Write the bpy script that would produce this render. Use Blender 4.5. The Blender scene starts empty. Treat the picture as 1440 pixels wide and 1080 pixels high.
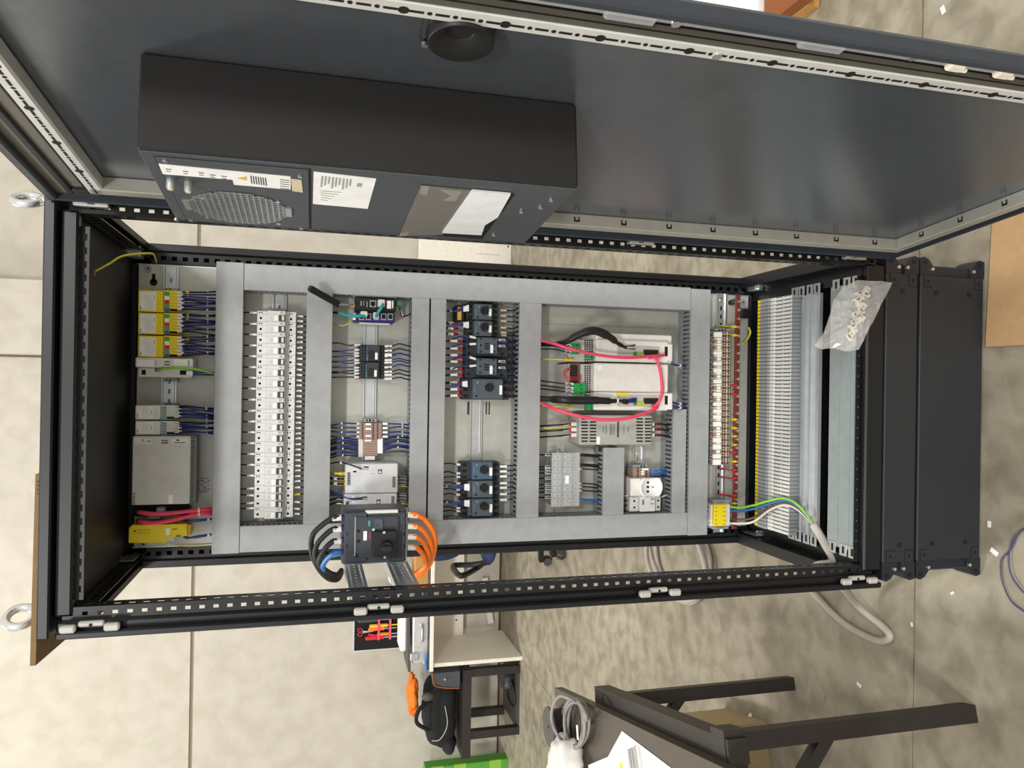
import bpy, math, random
from mathutils import Vector as V, Matrix
random.seed(7)
C = bpy.context.scene.collection
SC = bpy.context.scene
# ------------------------------------------------------------------ camera (the photograph is turned a quarter turn)
F_PX, CAM = 1050.0, V((0.0621, -1.5128, 1.6333))
PITCH, YAW, ROLL = 0.2592, 0.0032, -0.0167
fwd = V((math.sin(YAW)*math.cos(PITCH), math.cos(YAW)*math.cos(PITCH), -math.sin(PITCH)))
rt = V((math.cos(YAW), -math.sin(YAW), 0)); dn = fwd.cross(rt)
r2 = rt*math.cos(ROLL) + dn*math.sin(ROLL); d2 = -rt*math.sin(ROLL) + dn*math.cos(ROLL)
cd = bpy.data.cameras.new('camera'); cam = bpy.data.objects.new('camera', cd); C.objects.link(cam)
cd.sensor_width = 36.0; cd.lens = F_PX/1440*36; cd.clip_start = 0.02; cd.clip_end = 100
cam.matrix_world = Matrix(((d2.x, r2.x, -fwd.x, CAM.x), (d2.y, r2.y, -fwd.y, CAM.y), (d2.z, r2.z, -fwd.z, CAM.z), (0, 0, 0, 1)))
SC.camera = cam
# ------------------------------------------------------------------ world, lamps, exposure
w = bpy.data.worlds.new('world'); SC.world = w; w.use_nodes = True
bg = w.node_tree.nodes['Background']; bg.inputs[0].default_value = (1.0, 0.975, 0.94, 1); bg.inputs[1].default_value = 0.95
def area(name, loc, target, size, power, col):
    l = bpy.data.lights.new(name, 'AREA'); l.shape = 'RECTANGLE'; l.size, l.size_y = size; l.energy = power; l.color = col
    o = bpy.data.objects.new(name, l); C.objects.link(o); o.location = loc
    o.rotation_euler = (V(target)-V(loc)).to_track_quat('-Z', 'Y').to_euler(); return o
area('ceiling_lamp', (-3.3, 2.4, 6.2), (-1.2, 1.5, 0.4), (0.9, 0.35), 190, (1.0, 0.97, 0.92))
area('ceiling_lamp', (2.6, -8.6, 6.2), (0.2, 0.6, 0.8), (1.4, 0.5), 400, (1.0, 0.975, 0.94))
area('ceiling_lamp', (-2.8, -8.2, 6.2), (-0.2, 0.8, 0.8), (1.4, 0.5), 400, (1.0, 0.98, 0.95))
SC.view_settings.view_transform = 'Standard'; SC.view_settings.look = 'None'
SC.view_settings.exposure = 0.1; SC.view_settings.gamma = 1.0; SC.view_settings.use_curve_mapping = False
# ------------------------------------------------------------------ pixels to points
def px(x, y, Y=None, Z=None, X=None):
    r = fwd + r2*((540-y)/F_PX) + d2*((x-720)/F_PX)
    if Y is not None: t = (Y-CAM.y)/r.y
    elif Z is not None: t = (Z-CAM.z)/r.z
    else: t = (X-CAM.x)/r.x
    return CAM + r*t
def rc(x0, y0, x1, y1, Y):      # photo rectangle on the plane Y -> Xl, Xr, Zb, Zt
    mx, my = (x0+x1)/2, (y0+y1)/2
    return px(mx, y1, Y).x, px(mx, y0, Y).x, px(x1, my, Y).z, px(x0, my, Y).z
# ------------------------------------------------------------------ materials
M = {}
def lin(h):
    h = h.lstrip('#'); return tuple(((int(h[i:i+2], 16)/255+0.055)/1.055)**2.4 if int(h[i:i+2], 16) > 10 else int(h[i:i+2], 16)/255/12.92 for i in (0, 2, 4))
def mat(name, col, rough=0.5, metal=0.0, var=0.06, scale=40.0, bump=0.0, trans=0.0, ior=1.45, spec=0.5, stretch=None):
    m = bpy.data.materials.new(name); m.use_nodes = True; nt = m.node_tree; N = nt.nodes; L = nt.links
    b = N['Principled BSDF']; c = lin(col)
    b.inputs['Roughness'].default_value = rough; b.inputs['Metallic'].default_value = metal
    b.inputs['Transmission Weight'].default_value = trans; b.inputs['IOR'].default_value = ior
    b.inputs['Specular IOR Level'].default_value = spec
    tc = N.new('ShaderNodeTexCoord'); mp = N.new('ShaderNodeMapping'); nz = N.new('ShaderNodeTexNoise')
    if stretch: mp.inputs['Scale'].default_value = stretch
    nz.inputs['Scale'].default_value = scale; nz.inputs['Detail'].default_value = 4
    L.new(tc.outputs['Object'], mp.inputs[0]); L.new(mp.outputs[0], nz.inputs['Vector'])
    rp = N.new('ShaderNodeValToRGB'); rp.color_ramp.elements[0].position = .3; rp.color_ramp.elements[1].position = .7
    rp.color_ramp.elements[0].color = (*[max(0, q*(1-var)) for q in c], 1); rp.color_ramp.elements[1].color = (*[min(1, q*(1+var)) for q in c], 1)
    L.new(nz.outputs[0], rp.inputs[0]); L.new(rp.outputs[0], b.inputs['Base Color'])
    if bump:
        bp = N.new('ShaderNodeBump'); bp.inputs['Strength'].default_value = bump; bp.inputs['Distance'].default_value = 0.002
        L.new(nz.outputs[0], bp.inputs['Height']); L.new(bp.outputs[0], b.inputs['Normal'])
    M[name] = m; return m
for a in [('frame', '#0e1014', .36), ('frame_in', '#0c0c0d', .5), ('dkblue', '#41436e', .5), ('rim', '#33383f', .45), ('gaskside', '#615d53', .6), ('gland', '#8f9897', .42, .15), ('strip', '#b4b8b9', .4, .5), ('keep', '#b3b0a9', .4), ('joint', '#8f8570', .9), ('door_sheet', '#676c72', .26, .6), ('grime', '#4a3f31', .9), ('ac_side', '#1a1817', .65), ('ac_face', '#42464a', .5),
          ('plinth', '#232629', .55), ('plinth_corner', '#1d2029', .4), ('zinc', '#c3c7c9', .32, .85), ('plate', '#b3b3ab', .38, .25), ('steel', '#d8d8d6', .25, .9),
          ('flange', '#a9a79c', .45, .4), ('perf', '#cfcfca', .42, .2), ('duct', '#8d8f90', .55), ('duct_cover', '#9a9c9d', .5), ('white', '#eeeeea', .45), ('mcb', '#d2d2cf', .4),
          ('offwhite', '#d8d6cd', .5), ('mcb_grey', '#7d8082', .5), ('hole', '#0b0b0c', .8), ('black', '#141414', .45), ('rubber', '#1c1b1a', .6), ('yellow', '#e6cd1c', .45),
          ('navy', '#20306f', .45), ('darkwire', '#14161d', .45), ('blue', '#2a68a8', .42), ('red', '#c8232f', .45), ('pink', '#e04563', .4), ('green', '#3f9c3c', .45),
          ('dkgreen', '#1f8f4b', .45), ('teal', '#2f9a95', .45), ('tealbox', '#4d9ca3', .5), ('orange', '#f07a20', .42), ('gy', '#c9c23a', .45), ('greenwire', '#8bc53c', .45),
          ('brownwire', '#5d4038', .45), ('coilgrey', '#86837e', .5), ('greyhose', '#b3ada3', .5), ('greywire', '#cfcac2', .45), ('terminal', '#9f8377', .5), ('terminal_dk', '#6d4f45', .5),
          ('copper', '#74342a', .45, .3), ('tgrey', '#8f9394', .5), ('devgrey', '#4a545c', .5), ('devdark', '#2a3037', .5), ('devblue', '#43586b', .5), ('psu', '#cfd1d2', .4, .25),
          ('et_white', '#d5d6d2', .45), ('cpu', '#c6c5c0', .42), ('isolator', '#3a4047', .42), ('swblue', '#27246b', .4), ('ink', '#3b3b3d', .6), ('paleink', '#9fa09e', .6),
          ('clearlens', '#777a7c', .25), ('filter', '#a3a39d', .5), ('drive', '#dedbd5', .45), ('drive_grey', '#b9b5ad', .5), ('beige', '#cdbf9f', .5), ('tape', '#6a665f', .4), ('tapelite', '#8a867b', .4),
          ('filtermat', '#dcdddd', .9), ('cardboard', '#b7946a', .8), ('boxbeige', '#a8946c', .8), ('cardb_dk', '#7d6443', .85), ('table', '#2a2522', .45), ('tabletop', '#4f483f', .4), ('desk', '#e6e0d2', .45),
          ('deskdark', '#4d4b48', .5), ('alu', '#d0d0cf', .3, .5), ('greenboard', '#4f9a2c', .55), ('limeboard', '#86b43a', .55), ('fabric', '#1a1a1a', .9), ('orangecloth', '#e8771f', .85),
          ('chairblue', '#1f2d4e', .85), ('leather', '#43454a', .5), ('wood', '#b98a4c', .6), ('woodred', '#8a5126', .55), ('lime', '#c8e024', .5), ('greydisc', '#4a4640', .55),
          ('silver', '#b9bcbf', .3, .6), ('amber', '#dcae3c', .5), ('skinplast', '#e3dcc8', .45)]:
    n, c, r = a[:3]; mat(n, c, r, a[3] if len(a) > 3 else 0)
for n in ('cardboard', 'cardb_dk', 'fabric', 'orangecloth', 'chairblue', 'filtermat'): pass
def glassy(name, col, alpha, rough=.12):
    m = mat(name, col, rough, 0, .03); nt = m.node_tree; b = nt.nodes['Principled BSDF']; b.inputs['Alpha'].default_value = alpha
glassy('plastic_film', '#f4f2ee', .24, .06); glassy('clear_cover', '#d9dcdc', .30, .1); glassy('smoked', '#4f545a', .55, .1); glassy('milky', '#f4f1ea', .72, .3)
# concrete surfaces
def concrete(name, c0, c1, c2, sc, rough, spots=True, bump=.15, mixf=.38):
    m = bpy.data.materials.new(name); m.use_nodes = True; nt = m.node_tree; N = nt.nodes; L = nt.links; b = N['Principled BSDF']
    tc = N.new('ShaderNodeTexCoord')
    def noise(s, d, dist=0.0):
        n = N.new('ShaderNodeTexNoise'); n.inputs['Scale'].default_value = s; n.inputs['Detail'].default_value = d; n.inputs['Distortion'].default_value = dist
        L.new(tc.outputs['Object'], n.inputs['Vector']); return n
    n1, n2, n3 = noise(sc, 6, .6), noise(sc*7, 8, .3), noise(sc*60, 3)
    r = N.new('ShaderNodeValToRGB'); e = r.color_ramp.elements; e[0].position = .32; e[1].position = .68
    e[0].color = (*lin(c0), 1); e[1].color = (*lin(c1), 1); L.new(n1.outputs[0], r.inputs[0])
    rb = N.new('ShaderNodeValToRGB'); e = rb.color_ramp.elements; e[0].position = .36; e[1].position = .6
    e[0].color = (*lin(c2), 1); e[1].color = (1, 1, 1, 1); L.new(n2.outputs[0], rb.inputs[0])
    mx = N.new('ShaderNodeMixRGB'); mx.blend_type = 'MULTIPLY'; mx.inputs[0].default_value = mixf
    L.new(r.outputs[0], mx.inputs[1]); L.new(rb.outputs[0], mx.inputs[2]); out = mx
    if spots:
        rs = N.new('ShaderNodeValToRGB'); e = rs.color_ramp.elements; e[0].position = .22; e[1].position = .26
        e[0].color = (.6, .57, .5, 1); e[1].color = (1, 1, 1, 1); L.new(noise(sc*11, 2).outputs[0], rs.inputs[0])
        m2 = N.new('ShaderNodeMixRGB'); m2.blend_type = 'MULTIPLY'; m2.inputs[0].default_value = .8; L.new(mx.outputs[0], m2.inputs[1]); L.new(rs.outputs[0], m2.inputs[2]); out = m2
    L.new(out.outputs[0], b.inputs['Base Color']); b.inputs['Roughness'].default_value = rough
    bp = N.new('ShaderNodeBump'); bp.inputs['Strength'].default_value = bump; bp.inputs['Distance'].default_value = .003
    L.new(n3.outputs[0], bp.inputs['Height']); L.new(bp.outputs[0], b.inputs['Normal']); M[name] = m
concrete('floor_concrete', '#8f8776', '#aca490', '#8d7f68', 1.5, .5, mixf=.45)
concrete('wall_concrete', '#bcb6a8', '#c2bcaf', '#dcd8d0', .9, .75, spots=False, bump=.05)
# ------------------------------------------------------------------ mesh builder
WP = {}
class MB:
    def __init__(s, m='white', xf=None): s.v = []; s.f = []; s.mi = []; s.mats = []; s.xf = xf; s.sm = []; s.m(m)
    def m(s, n):
        if n not in s.mats: s.mats.append(n)
        s.c = s.mats.index(n); return s
    def add(s, vs, fs, smooth=False):
        o = len(s.v); s.v += [(s.xf @ V(q)) if s.xf else V(q) for q in vs]
        for f in fs: s.f.append([i+o for i in f]); s.mi.append(s.c); s.sm.append(smooth)
        return s
    def box(s, x0, x1, y0, y1, z0, z1):
        if x0 > x1: x0, x1 = x1, x0
        if y0 > y1: y0, y1 = y1, y0
        if z0 > z1: z0, z1 = z1, z0
        return s.add([(x, y, z) for z in (z0, z1) for y in (y0, y1) for x in (x0, x1)],
                     [(0, 2, 3, 1), (4, 5, 7, 6), (0, 1, 5, 4), (2, 6, 7, 3), (0, 4, 6, 2), (1, 3, 7, 5)])
    def cbox(s, x0, x1, y0, y1, z0, z1, b=.002):    # box with chamfered edges
        if x0 > x1: x0, x1 = x1, x0
        if y0 > y1: y0, y1 = y1, y0
        if z0 > z1: z0, z1 = z1, z0
        b = min(b, (x1-x0)*.45, (y1-y0)*.45, (z1-z0)*.45); lo = (x0, y0, z0); hi = (x1, y1, z1); vs = []; idx = {}
        for sx in (0, 1):
            for sy in (0, 1):
                for sz in (0, 1):
                    sg = (sx, sy, sz)
                    for a in range(3):
                        p = [(hi[k]-(0 if k == a else b)) if sg[k] else (lo[k]+(0 if k == a else b)) for k in range(3)]
                        idx[sg, a] = len(vs); vs.append(p)
        fs = []
        for a in range(3):
            o = [k for k in range(3) if k != a]
            for q in (0, 1):
                def g(i, j):
                    t = [0, 0, 0]; t[a] = q; t[o[0]] = i; t[o[1]] = j; return idx[tuple(t), a]
                f = [g(0, 0), g(1, 0), g(1, 1), g(0, 1)]
                fs.append(f if (q == 1) == (a != 1) else f[::-1])
        for a in range(3):                      # edge strips along axis a
            o = [k for k in range(3) if k != a]
            for i in (0, 1):
                for j in (0, 1):
                    def h(e, ax):
                        t = [0, 0, 0]; t[a] = e; t[o[0]] = i; t[o[1]] = j; return idx[tuple(t), ax]
                    fs.append([h(0, o[0]), h(1, o[0]), h(1, o[1]), h(0, o[1])])
        for sg in [(i, j, k) for i in (0, 1) for j in (0, 1) for k in (0, 1)]: fs.append([idx[sg, 0], idx[sg, 1], idx[sg, 2]])
        return s.add(vs, fs)
    def cyl(s, p0, p1, r0, r1=None, n=12, caps=True):
        p0, p1 = V(p0), V(p1); r1 = r0 if r1 is None else r1; d = (p1-p0).normalized()
        a = d.orthogonal().normalized(); b = d.cross(a); vs = []
        for p, r in ((p0, r0), (p1, r1)):
            for i in range(n): t = 2*math.pi*i/n; vs.append(p+a*(r*math.cos(t))+b*(r*math.sin(t)))
        s.add(vs, [(i, (i+1) % n, n+(i+1) % n, n+i) for i in range(n)], True)
        if caps: s.add(vs, [tuple(range(n))[::-1], tuple(range(n, 2*n))])
        return s
    def tube(s, pts, r, n=7, smooth=5, caps=True, rs=None):
        pts = [V(p) for p in pts]
        if smooth and len(pts) > 2:
            q = []; e = [pts[0]*2-pts[1]]+pts+[pts[-1]*2-pts[-2]]
            for i in range(1, len(e)-2):
                for k in range(smooth):
                    t = k/smooth; a, b, c, d = e[i-1:i+3]
                    q.append(((b*2)+(c-a)*t+(a*2-b*5+c*4-d)*t*t+(b*3-a-c*3+d)*t**3)*.5)
            q.append(pts[-1]); pts = q
        vs = []; nrm = None
        for i, p in enumerate(pts):
            d = (pts[min(i+1, len(pts)-1)]-pts[max(i-1, 0)]).normalized()
            nrm = d.orthogonal().normalized() if nrm is None else (nrm-d*nrm.dot(d)).normalized()
            b = d.cross(nrm); rr = r if rs is None else r*rs[min(len(rs)-1, int(i*len(rs)/len(pts)))]
            for k in range(n): t = 2*math.pi*k/n; vs.append(p+nrm*(rr*math.cos(t))+b*(rr*math.sin(t)))
        fs = [(i*n+k, i*n+(k+1) % n, (i+1)*n+(k+1) % n, (i+1)*n+k) for i in range(len(pts)-1) for k in range(n)]
        s.add(vs, fs, True)
        if caps: s.add(vs, [tuple(range(n))[::-1], tuple(range(len(vs)-n, len(vs)))])
        return s
    def prism(s, poly, vec):         # polygon (3D points) pushed along vec
        n = len(poly); vs = [V(p) for p in poly]+[V(p)+V(vec) for p in poly]
        return s.add(vs, [tuple(range(n))[::-1], tuple(range(n, 2*n))]+[(i, (i+1) % n, n+(i+1) % n, n+i) for i in range(n)])
    def px_prism(s, poly_yz, x0, x1): return s.prism([(x0, a, b) for a, b in poly_yz], (x1-x0, 0, 0))
    def obox(s, c, a, b, d):         # oriented box, half vectors a b d
        c, a, b, d = V(c), V(a), V(b), V(d)
        return s.add([c+a*i+b*j+d*k for k in (-1, 1) for j in (-1, 1) for i in (-1, 1)],
                     [(0, 2, 3, 1), (4, 5, 7, 6), (0, 1, 5, 4), (2, 6, 7, 3), (0, 4, 6, 2), (1, 3, 7, 5)])
    def bar(s, p0, p1, w, h, up=(0, 0, 1)):
        p0, p1 = V(p0), V(p1); d = p1-p0; sd = d.cross(V(up)).normalized(); u = sd.cross(d).normalized()
        return s.obox((p0+p1)/2, d/2, sd*(w/2), u*(h/2))
    def ball(s, c, rx, ry, rz, nu=12, nv=8, f=None):
        vs = []; c = V(c)
        for j in range(nv+1):
            ph = math.pi*j/nv
            for i in range(nu):
                th = 2*math.pi*i/nu; q = V((math.sin(ph)*math.cos(th), math.sin(ph)*math.sin(th), math.cos(ph)))
                k = f(q) if f else 1.0; vs.append(c+V((q.x*rx*k, q.y*ry*k, q.z*rz*k)))
        return s.add(vs, [(j*nu+i, j*nu+(i+1) % nu, (j+1)*nu+(i+1) % nu, (j+1)*nu+i) for j in range(nv) for i in range(nu)], True)
    # front-facing things on the plate, given in photo pixels: rectangle at front plane Y, going back to Yb
    def P(s, x0, y0, x1, y1, Y, Yb, b=0):
        a, c, d, e = rc(x0, y0, x1, y1, Y)
        return s.cbox(a, c, Y, Yb, d, e, b) if b else s.box(a, c, Y, Yb, d, e)
    def dot(s, x, y, Y, r, dep=.002, n=10):
        p = px(x, y, Y); return s.cyl((p.x, Y+.001, p.z), (p.x, Y-dep, p.z), r, n=n)
    def build(s, name, parent=None, label=None, cat=None, group=None, kind=None):
        me = bpy.data.meshes.new(name); o = bpy.data.objects.new(name, me); C.objects.link(o)
        if parent is None:
            xs, ys, zs = zip(*s.v); og = V(((min(xs)+max(xs))/2, (min(ys)+max(ys))/2, min(zs))); o.location = og
        else: og = WP[parent]; o.parent = parent
        WP[o] = og.copy()
        me.from_pydata([tuple(q-og) for q in s.v], [], s.f)
        for n in s.mats: me.materials.append(M[n])
        me.polygons.foreach_set('material_index', s.mi); me.polygons.foreach_set('use_smooth', s.sm)
        me.validate(); me.update(); tag(o, label, cat, group, kind); return o
def tag(o, label=None, cat=None, group=None, kind=None):
    for k, q in (('label', label), ('category', cat), ('group', group), ('kind', kind)):
        if q: o[k] = q
    return o
def thing(name, loc, label, cat, group=None):
    o = bpy.data.objects.new(name, None); C.objects.link(o); o.empty_display_size = .02; o.location = loc; WP[o] = V(loc)
    return tag(o, label, cat, group)
def dup(o, delta, parent=None, label=None, group=None):
    c = o.copy(); C.objects.link(c)
    if parent is None: c.location = o.location+V(delta); WP[c] = WP[o]+V(delta)
    else: c.parent = parent; WP[c] = WP[o]
    if label: c['label'] = label
    if group: c['group'] = group
    for ch in [k for k in KIDS.get(o, [])]: KIDS.setdefault(c, []).append(dup(ch, (0, 0, 0), c))
    return c
KIDS = {}
def kids(o):                 # remember children so that copies can be made without a view-layer update
    for q in list(C.objects):
        if q.parent is o: KIDS.setdefault(o, []).append(q); kids(q)
    return o
def text(s, size, loc, mt, parent, ax=V((1, 0, 0)), up=V((0, 0, 1)), name='lettering'):
    cu = bpy.data.curves.new('t', 'FONT'); cu.body = s; cu.size = size; cu.align_x = 'CENTER'; cu.align_y = 'CENTER'
    t = bpy.data.objects.new('t', cu); me = bpy.data.meshes.new_from_object(t); bpy.data.objects.remove(t)
    o = bpy.data.objects.new(name, me); C.objects.link(o); o.parent = parent; me.materials.clear(); me.materials.append(M[mt])
    n = ax.cross(up); me.transform(Matrix(((ax.x, up.x, n.x, 0), (ax.y, up.y, n.y, 0), (ax.z, up.z, n.z, 0), (0, 0, 0, 1))))
    o.location = V(loc)-WP[parent]; WP[o] = V(loc); return o
# ================================================================== the room
JY, JX, WY = 0.217, -2.105, 4.92
fl = MB('floor_concrete'); g = .0025                       # slabs with saw-cut joints between them
xs = [-14, JX-g, JX+g, 9]; ys = [-9, JY-g, JY+g, WY]
flo = thing('floor', (0, 0, 0), None, None); flo['kind'] = 'structure'
MB('joint').box(-14, 9, -9, WY, -.12, -.006).build('joint_bed', flo)
for i in (0, 2):
    for j in (0, 2): MB('floor_concrete').box(xs[i], xs[i+1], ys[j], ys[j+1], -.1, 0).build('slab', flo)
wal = thing('wall_back', (0, WY, 0), None, None); wal['kind'] = 'structure'
MB('joint').box(-14, 9, WY+.012, WY+.2, 0, 7).build('joint_bed', wal)
zj = [0.015, 2.528, 2.556, 7]; xj = [-14, .225, .243, 9]
for a in (0, 2):
    for b in (0, 2): MB('wall_concrete').box(xj[b], xj[b+1], WY, WY+.15, zj[a], zj[a+1]).build('panel', wal)
MB('grime').box(-14, 9, WY-.004, WY+.012, .0005, .016).build('base_gap', wal)
# concrete pillar rib standing proud of the wall in the upper part
MB('wall_concrete').box(.245, .795, WY-.17, WY, 2.60, 7).build('pier', wal)
# ================================================================== cabinet
B, T = .3, 2.1
cab = thing('electrical_cabinet', (0, .28, 0), 'tall dark grey floor-standing electrical cabinet with open door and grey mounting plate', 'cabinet')
def ladder(mb, ax, a0, a1, b0, b1, fix, th, pitch, hole, hw, plane, small=False):
    """sheet strip with a row of punched slots; ax long axis, b the cross axis, plane the thin axis"""
    def bx(p0, p1, q0, q1):
        d = {ax: (p0, p1), plane: (fix, fix+th)}; o = [k for k in 'xyz' if k not in d][0]; d[o] = (q0, q1)
        mb.box(*d['x'], *d['y'], *d['z'])
    mid = (b0+b1)/2; bx(a0, a1, b0, mid-hw/2); bx(a0, a1, mid+hw/2, b1)
    n = int((a1-a0)/pitch); off = ((a1-a0)-n*pitch)/2; e = a0
    for i in range(n):
        c = a0+off+(i+.5)*pitch; bx(e, c-hole/2, mid-hw/2, mid+hw/2); e = c+hole/2
    bx(e, a1, mid-hw/2, mid+hw/2)
for s in (-1, 1):
    m = MB('frame'); li = .355 if s < 0 else .367          # front corner post
    m.cbox(s*(li+.023), s*.400, .004, .03, B+.005, T-.022, .004); m.cbox(s*.393, s*.406, -.014, .006, B+.012, T-.026, .003)
    ladder(m, 'z', B+.02, T-.03, *sorted((s*li, s*(li+.024))), .012, .002, .025, .0098, .0068, 'y')
    ladder(m, 'z', B+.02, T-.03, .014, .046, s*li, s*.002, .025, .0125, .0105, 'x')
    m.build('corner_post', cab)
    m = MB('frame')                                        # rear corner post
    m.cbox(s*.381, s*.402, .498, .56, B+.01, T-.02, .004)
    ladder(m, 'z', B+.03, T-.03, *sorted((s*.352, s*.382)), .505, .002, .025, .0125, .0105, 'y')
    m.m('frame_in').box(s*.345, s*.385, .535, .56, B+.01, T-.02); m.m('frame').box(s*.350, s*.353, .505, .55, B+.02, T-.03)
    m.build('corner_post', cab)
    for zt, nm in ((T-.022, 1), (B+.008, 0)):              # depth rails, top and bottom
        m = MB('frame')
        if nm:
            ladder(m, 'y', .03, .50, 2.034, 2.068, s*.372, s*.002, .025, .0125, .0105, 'x'); m.box(s*.372, s*.402, .03, .5, 2.068, 2.08); m.m('frame_in').box(s*.388, s*.402, .03, .5, 2.034, 2.068)
        else:
            ladder(m, 'y', .03, .50, .344, .380, s*.372, s*.002, .025, .0125, .0105, 'x'); m.box(s*.372, s*.402, .03, .5, .380, .385).box(s*.332, s*.372, .03, .50, .340, .344)
            m.box(s*.385, s*.402, .03, .5, .305, .38); m.m('frame_in').box(s*.385, s*.387, .03, .5, .344, .38)
        m.build('depth_rail', cab)
    # punched flange the gland plates rest on
for z0, z1, Ya, Yb, nm in ((T-.047, T-.0165, .006, .05, 'front'), (B, B+.05, .004, .05, 'front'), (T-.076, T-.024, .505, .555, 'rear'), (B, B+.05, .505, .555, 'rear')):
    m = MB('frame'); m.cbox(-.37, .37, Ya, Ya+.02, z0, z1, .004)
    zz = z0-.014 if z1 > 1 else z1
    if nm == 'front':
        ladder(m, 'x', -.345, .345, zz, zz+.014, Ya+.018, .002, .025, .0125 if z1 > 1 else .004, .006 if z1 > 1 else .003, 'y')
        if z1 < 1: m.box(-.345, .345, Ya+.02, Ya+.03, z0, z1-.002)
    m.build('width_rail', cab)
m = MB('frame').cbox(-.404, .404, -.014, .575, T-.016, T+.004, .003); m.m('frame_in').box(-.37, .37, .02, .56, T-.03, T-.016); m.build('roof', cab)
ey = []
for X, Y in ((-.372, .03), (.388, .03)):
    m = MB('steel'); m.cyl((X, Y, T+.004), (X, Y, T+.010), .018); m.cyl((X, Y, T+.008), (X, Y, T+.02), .009)
    m.tube([(X+.012*math.cos(t), Y+.0195*math.cos(t), T+.043+.023*math.sin(t)) for t in [2*math.pi*k/20 for k in range(21)]], .0075, 8, 0, False); m.build('lifting_eye', cab)
# earth strap under the roof, upper right
m = MB('gy'); m.tube([(.275, .14, T-.036), (.30, .17, T-.06), (.325, .22, T-.075), (.345, .30, T-.11), (.352, .40, T-.10), (.35, .47, T-.09)], .0022); m.build('earth_strap', cab)
MB('terminal_dk').cbox(.268, .282, .132, .146, T-.042, T-.03, .002).build('earth_stud', cab)
# mounting plate with folded edges
PY = .493
pl = thing('mounting_plate', (0, 0, 0), None, None); pl.parent = cab; pl.location = -WP[cab]; WP[pl] = V((0, 0, 0))
m = MB('plate'); x0, x1, z0, z1 = -.349, .349, .361, 2.056
m.box(x0, x1, PY, PY+.003, z0, z1); m.build('sheet', pl)
m = MB('zinc')
for s in (-1, 1): m.box(s*.349, s*.346, PY-.001, PY+.03, z0, z1)
m.box(x0, x1, PY, PY+.03, z1-.003, z1).box(x0, x1, PY, PY+.03, z0, z0+.003); m.build('folded_edge', pl)
for (x, y) in ((209, 378), (1044, 425), (202, 765), (1040, 735)):
    m = MB('steel'); p = px(x, y, PY); m.cyl((p.x, PY, p.z), (p.x, PY-.004, p.z), .0085, n=14); m.m('hole').cyl((p.x, PY-.004, p.z), (p.x, PY-.0046, p.z), .0028, n=6); m.build('screw', pl)
m = MB('hole'); p = px(216, 397, PY); m.cyl((p.x, PY, p.z), (p.x, PY-.0006, p.z), .009, n=16); m.box(p.x, p.x+.021, PY-.0006, PY, p.z-.004, p.z+.004); m.build('keyhole', pl)
m = MB('ink')                                               # printed scale and stamp on the sheet
for i in range(64):
    p = px(760+i*2.9, 455+i*.11, PY); m.box(p.x-(.004 if i % 5 == 0 else .002), p.x+.002, PY-.0004, PY, p.z-.0005, p.z+.0005)
m.build('printed_scale', pl)
m = MB('ink')
for r in range(7):
    for c in range(6):
        if random.random() < .7: m.P(275+c*3.4, 672+r*3.1, 275+c*3.4+random.uniform(1, 3), 672+r*3.1+1.2, PY-.0004, PY)
for r in range(3): m.P(657+r*0.4, 565, 660, 583, PY-.0004, PY) if r == 0 else m.P(679+r*4, 565, 681+r*4, 583, PY-.0004, PY)
m.build('printed_stamp', pl)
for x, y, s in ((183, 357, 1), (174, 782, -1), (1058, 405, 1), (1055, 748, -1)):   # plate brackets at the corners
    p = px(x, y, .49); m = MB('zinc'); m.cbox(p.x-.012, p.x+.016*s, .452, .497, p.z-.03, p.z+.014, .002); m.box(p.x-.001, p.x+.002, .43, .50, p.z-.035, p.z+.02)
    m.m('steel').cyl((p.x-.006*s, .452, p.z), (p.x-.006*s, .444, p.z), .007, n=6); m.build('plate_bracket', cab)
# two punched rails running in depth, carrying the main switch
RZ = []
for xa, xb in ((486, 508), (546, 574)):
    a, b = px(xa, 795, X=-.366), px(xb, 795, X=-.366); RZ.append((b.z, a.z)); m = MB('zinc')
    for k in range(3): ladder(m, 'y', .02, .50, b.z+(a.z-b.z)*k/3, b.z+(a.z-b.z)*(k+1)/3, -.367, .002, .0125 if k != 1 else .025, .006, .004, 'x')
    m.box(-.385, -.365, .02, .5, b.z-.002, b.z).box(-.385, -.365, .02, .5, a.z, a.z+.002); m.build('punched_rail', cab)
# hinges and latch keeps
for x in (130, 500, 900, 1200):
    p = px(x, 335 if x > 900 else 272+.07*(x-130), 0.0); m = MB('steel'); z = p.z
    m.cbox(.376, .392, -.012, .004, z-.03, z+.03, .002); m.cyl((.386, -.018, z-.030), (.386, -.018, z-.006), .006).cyl((.386, -.018, z+.006), (.386, -.018, z+.030), .006); m.build('hinge', cab)
for x, y in ((127, 877), (533, 848), (928, 825), (1208, 812)):
    p = px(x, y, -.01); z = p.z; m = MB('keep'); m.cbox(-.387, -.377, -.008, .004, z-.022, z+.022, .003)
    for e in (-1, 1): m.cbox(-.394, -.380, -.018, -.004, z+e*.036-.013, z+e*.036+.013, .003)
    m.m('hole').cyl((-.383, -.0082, z), (-.383, -.0088, z), .003); m.build('latch_keep', cab)
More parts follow.
